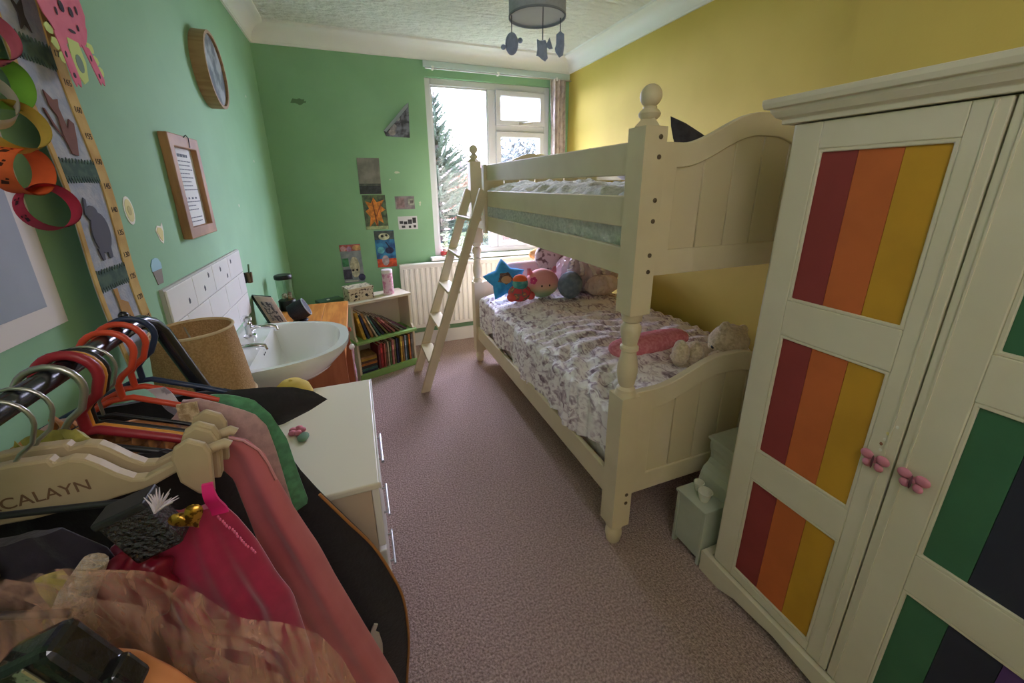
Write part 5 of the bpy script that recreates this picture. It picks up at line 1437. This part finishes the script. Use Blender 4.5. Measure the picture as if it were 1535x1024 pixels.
# black cape with tan piping
M_blkc = cloth('black_cape_cloth', (36, 35, 38))
rows = [(1.1057, -0.4600, -0.2541), (1.0862, -0.5000, -0.2134), (1.0135, -0.5300, -0.1843), (0.9165, -0.5350, -0.1697), (0.8389, -0.5350, -0.1358), (0.7516, -0.5350, -0.0921), (0.6643, -0.5350, -0.0485), (0.5673, -0.5300, -0.0175), (0.4703, -0.5300, 0.0029), (0.3345, -0.5300, 0.0039), (0.1890, -0.5300, -0.0126), (0.0920, -0.5200, -0.0194)]
t = garment('black_cape', 'black flared cape with tan piping and pointed shoulder', 'costume', .776, rows, M_blkc, fold=.003, nf=3, th=.010)
MB().puff([(-0.2910, 1.1086), (-0.2328, 1.1027), (-0.1843, 1.0979), (-0.1465, 1.0901), (-0.1145, 1.0746), (-0.0921, 1.0523), (-0.1261, 1.0348), (-0.1746, 1.0164), (-0.2231, 1.0135), (-0.2716, 1.0426)], (0, .770, 0), (1, 0, 0), (0, 0, 1), (0, 1, 0), .022, 4).build('pointed_shoulder', M_blkc, t, smooth=70)
pp = [(x, .770, z) for z, _, x in rows if z < .86]
pp = [Vector(p) for p in pp]; sm = []
for i in range(len(pp)-1):
    p0, p1, p2, p3 = pp[max(0, i-1)], pp[i], pp[i+1], pp[min(len(pp)-1, i+2)]
    for k in range(6):
        q = k/6; sm.append(.5*((2*p1)+(-p0+p2)*q+(2*p0-5*p1+4*p2-p3)*q*q+(-p0+3*p1-3*p2+p3)*q**3))
sm.append(pp[-1])
MB().tube(sm, .0032, 8).build('piping', mat('tan_piping', (172, 120, 66), .6), t, smooth=60)
b = MB().prism([(-.086, .40), (-.078, .43), (-.07, .445), (-.062, .44), (-.07, .42), (-.062, .41), (-.058, .37), (-.06, .34), (-.072, .34), (-.08, .37)], 'y', .756, .760)
b.build('white_patch', mat('white_felt', (222, 216, 200), .9), t)

# green tunic
rows = [(1.1100, -0.4500, -0.2603), (1.1051, -0.4750, -0.2390), (1.0877, -0.5050, -0.2069), (1.0527, -0.5250, -0.1865), (0.9934, -0.5350, -0.1690), (0.9157, -0.5350, -0.1622), (0.8409, -0.5350, -0.1535), (0.8186, -0.5300, -0.1943)]
garment('green_tunic', 'emerald green felt tunic between the black cape and lilac top', 'costume', .748, rows, cloth('emerald_felt', (92, 158, 112)), neck=(.15, .85, .06), fold=.004, th=.012)
# lilac top with lace strap
rows = [(1.1267, -0.4450, -0.2678), (1.1063, -0.4800, -0.2337), (1.0829, -0.5150, -0.1996), (1.0537, -0.5300, -0.1850), (0.9972, -0.5350, -0.1792), (0.9144, -0.5350, -0.1753), (0.7391, -0.5350, -0.1655), (0.5736, -0.5350, -0.1558)]
t = garment('lilac_top', 'pale dusky lilac top with cream lace strap', 'costume', .706, rows, cloth('dusky_lilac_cotton', (190, 156, 152), .92), neck=(.10, .86, .05), fold=.006, th=.014)
MB().slab(lambda u, v: (-.290+.026*u+.004*v, .684-.006*math.sin(PI*v), 1.131-.085*v), 4, 14, lambda u, v: (0, .004, 0)).build('lace_strap', mat('cream_lace', (206, 184, 148), .95, c2=(168, 142, 106), nscale=90, bump=.6, bscale=120), t, smooth=60)
# orange ruffled costume
rows = [(1.1286, -0.4500, -0.3118), (1.1094, -0.4800, -0.2878), (1.0662, -0.5000, -0.2590), (0.8264, -0.5200, -0.2303), (0.6345, -0.5300, -0.2207)]
t = garment('ruffled_costume', 'orange costume with ruffled neckline behind the wine red hanger', 'costume', .662, rows, cloth('apricot_cotton', (206, 140, 84)), fold=.003, th=.007)
MB().slab(lambda u, v: (-.412+.125*u, .649+.010*math.sin(u*46)*v, 1.156-.055*u-.02*v+.004*math.sin(u*52)), 70, 4, lambda u, v: (0, .006, 0)).build('ruffle', cloth('orange_ruffle', (222, 150, 88), .8), t, smooth=70)
# dusky pink satin dress
rows = [(1.1035, -0.4750, -0.2294), (1.0979, -0.4950, -0.2097), (1.0895, -0.5100, -0.1920), (1.0586, -0.5250, -0.1732), (1.0052, -0.5300, -0.1639), (0.9416, -0.5350, -0.1508), (0.8545, -0.5350, -0.1273), (0.7702, -0.5350, -0.1105), (0.6269, -0.5350, -0.0768), (0.4443, -0.5350, -0.0318), (0.2327, -0.5350, 0.0047)]
M_dp_ = mat('dusky_pink_satin', (206, 116, 120), .42, c2=(196, 104, 110), nscale=9, sheen=.4)
t = garment('pink_satin_dress', 'long dusky pink satin dress with piped shoulder', 'dress', .617, rows, M_dp_, neck=(.10, .90, .06), fold=.009, nf=6, th=.012, nu=70, nv=50)
MB().tube([(-0.2341, .602, 1.1132), (-0.2097, .602, 1.1066), (-0.1901, .602, 1.0963), (-0.1742, .602, 1.0757), (-0.1667, .602, 1.0514), (-0.1611, .602, 1.0186)], .002, 6).build('piping', mat('pale_pink_piping', (214, 150, 150), .5), t, smooth=60)
# black bodice with olive straps
rows = [(1.1170, -0.4600, -0.2703), (1.0880, -0.5000, -0.2268), (1.0446, -0.5200, -0.2075), (0.9191, -0.5300, -0.1979), (0.7260, -0.5300, -0.1931)]
t = garment('black_bodice', 'black bodice with crumpled olive yellow straps', 'costume', .584, rows, cloth('black_bodice_cloth', (34, 32, 36)), neck=(.2, .8, .05), fold=.003, th=.008)
M_ol = cloth('olive_yellow_cotton', (168, 160, 72), .8)
for pts, nm in (([(-.385, 1.175), (-.368, 1.186), (-.350, 1.180), (-.345, 1.145), (-.338, 1.10), (-.365, 1.085), (-.382, 1.12)], 'olive_strap'), ([(-.350, 1.182), (-.335, 1.178), (-.322, 1.150), (-.300, 1.10), (-.318, 1.085), (-.338, 1.13)], 'olive_strap'), ([(-.405, 1.160), (-.388, 1.176), (-.380, 1.14), (-.388, 1.09), (-.405, 1.08)], 'olive_strap')):
    MB().puff(jag(pts, 3, .002, 3), (0, .562, 0), (1, 0, 0), (0, 0, 1), (0, 1, 0), .020, 4).build(nm, M_ol, t, smooth=70)
# magenta dress
rows = [(1.104, -.25, -.180), (1.083, -.285, -.170), (1.043, -.30, -.157), (.984, -.30, -.145), (.943, -.30, -.133), (.85, -.31, -.128), (.6, -.33, -.12)]
M_mag = mat('magenta_velvet', (168, 24, 72), .6, c2=(154, 18, 64), nscale=40, sheen=.6)
t = garment('magenta_dress', 'magenta dress with shiny ribbon strap under the cream clip hangers', 'dress', .462, rows, M_mag, fold=.004, nf=4, th=.016)
MB().slab(lambda u, v: (-.190+.010*u+.006*v*u, .452-.004*math.sin(v*5), 1.140-.045*v), 3, 10, lambda u, v: (0, .003, 0)).build('ribbon_strap', mat('hot_pink_ribbon', (222, 44, 120), .3), t, smooth=60)
b = MB()
rnd = random.Random(4)
for k in range(18):
    q = k/17; b.ell((-.181+.024*q+rnd.uniform(-.001, .001), .448, 1.098-.062*q), (.0014, .0014, .002), 6, 5)
b.build('sparkle_trim', mat('pink_sparkle', (232, 110, 150), .3), t, smooth=60)
# red satin sleeve with fur cuff
t = thing('satin_sleeve', 'dark red satin puffed sleeve with cream fur trim', 'costume', (-.29, .425, .97), group='dressing-up clothes on the rail')
sat = mat('dark_red_satin', (128, 20, 44), .3, c2=(112, 14, 36), nscale=8)
def sfn(d): return 1+.10*math.sin(9*math.atan2(d.z, d.x)+3*d.y)+.05*nz(d.x*4, d.y*4, d.z*4)
MB().ell((-.262, .43, 1.045), (.036, .020, .050), 40, 20, fn=sfn, rot=Matrix.Rotation(R(20), 3, 'Y')).build('puff', sat, t, smooth=80)
MB().tube([(-.268, .412, 1.112), (-.285, .408, 1.085), (-.300, .405, 1.055), (-.312, .402, 1.02)], .014, 12, rs=[.010, .014, .015, .012]).build('fur_trim', mat('cream_fur', (196, 172, 142), 1, c2=(168, 144, 116), nscale=120, bump=1, bscale=160, sheen=.6), t, smooth=70)
# purple costume with badge
rows = [(1.135, -.46, -.30), (1.10, -.50, -.275), (1.02, -.52, -.262), (.8, -.53, -.26)]
t = garment('purple_costume', 'dark purple costume with round green badge', 'costume', .440, rows, cloth('dark_purple_cloth', (32, 24, 40)), fold=.004)
MB().lathe([(.017, 0), (.017, -.003), (.013, -.004)], (-.352, .418, 1.122), 20, axis='y').build('badge', mat('badge_green', (176, 182, 104), .5), t, smooth=50)
MB().lathe([(.008, -.004), (.008, -.0046)], (-.352, .418, 1.120), 12, axis='y').build('badge_mark', mat('badge_brown', (110, 70, 60), .5), t)
MB().puff(jag([(-.315, 1.105), (-.295, 1.11), (-.285, 1.07), (-.282, 1.03), (-.30, 1.02), (-.318, 1.04), (-.325, 1.055), (-.31, 1.065)], 3, .0015, 9), (0, .415, 0), (1, 0, 0), (0, 0, 1), (0, 1, 0), .014, 4).build('olive_sash', M_ol, t, smooth=70)

# black sequinned clip bag with gold heart
def rbox(c, U, V, W, w, h, th, **k): return quad(c, U, V, W, w, h, th)
M_seq = mat('black_sequin', (20, 20, 22), .25, c2=(38, 38, 42), nscale=160, bump=.8, bscale=220, spec=.7)
t = thing('clip_bag', 'small black sequinned bag with gold heart charm and white feather', 'bag', (-.228, .425, 1.09))
U_ = Vector((.935, 0, .30)).normalized(); V_ = Vector((-.34, 0, .94)).normalized(); W_ = Vector((0, -1, 0))
quad((-.228, .420, 1.130), U_, V_, W_, .042, .058, .026).build('body', M_seq, t, bevel=.004)
quad((-.2375, .420, 1.157), U_, V_, W_, .044, .008, .029).build('flap_band', mat('black_band', (40, 40, 42), .4), t, bevel=.002)
hp = []
for k in range(28):
    a = 2*PI*k/28; hp.append((.0010*16*math.sin(a)**3*.85, .00085*(13*math.cos(a)-5*math.cos(2*a)-2*math.cos(3*a)-math.cos(4*a))))
M_gold = mat('gold_filigree', (206, 158, 70), .3, metal=.9, c2=(120, 84, 34), nscale=160, ramp=(.5, .56))
MB().puff([(x*1.15, z*1.1) for x, z in hp], (-.186, .402, 1.142), (.92, 0, .38), (-.38, 0, .92), (0, -1, 0), .009, 4).build('gold_heart', M_gold, t, smooth=60)
b = MB(); rnd = random.Random(6)
for k in range(26):
    a = R(rnd.uniform(20, 110)); l_ = rnd.uniform(.012, .024)
    p = Vector((-.212, .410+rnd.uniform(-.004, .004), 1.152)); e_ = p+Vector((math.cos(a)*l_, rnd.uniform(-.006, .006), math.sin(a)*l_))
    b.tube([p, (p+e_)/2+Vector((.001, 0, .001)), e_], .0008, 4, rs=[.0012, .0010, .0003])
b.build('feather', mat('white_feather', (214, 204, 212), .9), t)

# tulle skirt
m = bpy.data.materials.new('peach_tulle'); m.use_nodes = True
N = m.node_tree.nodes; L = m.node_tree.links; pb = N['Principled BSDF']; pb.inputs['Base Color'].default_value = (*lin((206, 160, 134)), 1); pb.inputs['Roughness'].default_value = .9
tc = N.new('ShaderNodeTexCoord'); mp = N.new('ShaderNodeMapping'); mp.inputs['Scale'].default_value = (60, 30, 7); mp.inputs['Rotation'].default_value = (0, R(25), 0)
nn_ = N.new('ShaderNodeTexNoise'); nn_.inputs['Scale'].default_value = 1.6; nn_.inputs['Detail'].default_value = 4; nn_.inputs['Distortion'].default_value = .8
rp = N.new('ShaderNodeMapRange'); rp.inputs['From Min'].default_value = .42; rp.inputs['From Max'].default_value = .68; rp.inputs['To Min'].default_value = .05; rp.inputs['To Max'].default_value = .48
L.new(tc.outputs['Object'], mp.inputs['Vector']); L.new(mp.outputs['Vector'], nn_.inputs['Vector']); L.new(nn_.outputs['Fac'], rp.inputs['Value']); L.new(rp.outputs['Result'], pb.inputs['Alpha'])
M_tul = m
t = thing('tulle_skirt', 'sheer peach tulle skirt in front of the magenta dress', 'skirt', (-.27, .38, .75), group='dressing-up clothes on the rail')
rows = [(1.125, -.40, -.27), (1.10, -.42, -.222), (1.05, -.45, -.190), (1.0, -.48, -.166), (.975, -.49, -.130), (.936, -.5, -.098), (.887, -.52, -.080), (.75, -.53, -.05)]
garment_mb(.392, rows, fold=.010, nf=7, th=.012, nu=90, nv=40, hemw=.004).build('outer_tulle', M_tul, t, smooth=70)
rows2 = [(1.11, -.40, -.262), (1.08, -.42, -.228), (1.02, -.45, -.20), (.97, -.48, -.175), (.93, -.5, -.135), (.85, -.52, -.10), (.75, -.53, -.06)]
garment_mb(.372, rows2, fold=.008, nf=5, th=.008, nu=70, nv=36, ph=1.3).build('inner_tulle', M_tul, t, smooth=70)
# peach bodice
rows = [(1.074, -.30, -.238), (1.06, -.31, -.220), (1.02, -.315, -.202), (.976, -.32, -.186), (.80, -.33, -.15)]
garment('peach_bodice', 'orange peach satin bodice behind the patent clip bag', 'costume', .345, rows, mat('peach_satin', (222, 150, 104), .45, c2=(210, 132, 84), nscale=14), fold=.004, th=.010, ph=.6)
# lilac petticoat hem
rows = [(.908, -.185, -.150), (.897, -.20, -.125), (.872, -.215, -.104), (.84, -.22, -.09), (.72, -.24, -.08)]
garment('petticoat', 'pale lilac petticoat below the tulle skirt', 'skirt', .350, rows, cloth('pale_lilac_cotton', (206, 190, 192), .92), fold=.004, th=.008)
# patent black clip bag with silver label
t = thing('patent_bag', 'glossy black patent bag with silver label plate', 'bag', (-.25, .315, 1.0))
M_pat = mat('black_patent', (16, 14, 18), .12, coat=.8, bump=.25, bscale=60)
U_ = Vector((.93, -.1, .34)).normalized(); V_ = Vector((-.34, 0, .94)).normalized(); W_ = U_.cross(V_)
quad((-.241, .312, 1.098), U_, V_, W_, .046, .080, .030).build('body', M_pat, t, bevel=.008, seg=3)
quad(Vector((-.252, .312, 1.118))+W_*.0160, U_, V_, W_, .022, .030, .0024).build('silver_label', mat('silver_foil', (190, 192, 176), .25, metal=.8, c2=(70, 66, 60), nscale=70, ramp=(.52, .56)), t, bevel=.001)
quad((-.213, .308, 1.082), U_, V_, W_, .02, .03, .022).build('side_tab', M_pat, t, bevel=.005, seg=3)
# grey paper tag hanging behind the orange hanger
t = thing('paper_label', 'creased white care label hanging behind the orange red hangers', 'label', (-.33, .745, 1.09))
MB().slab(lambda u, v: (-.338+.022*u+.028*v, .727+.003*math.sin(v*8), 1.146-.062*v), 3, 12, lambda u, v: (0, .0015, 0)).build('tag', mat('white_label', (202, 202, 208), .8, c2=(150, 150, 162), nscale=50, ramp=(.5, .56)), t, smooth=60)
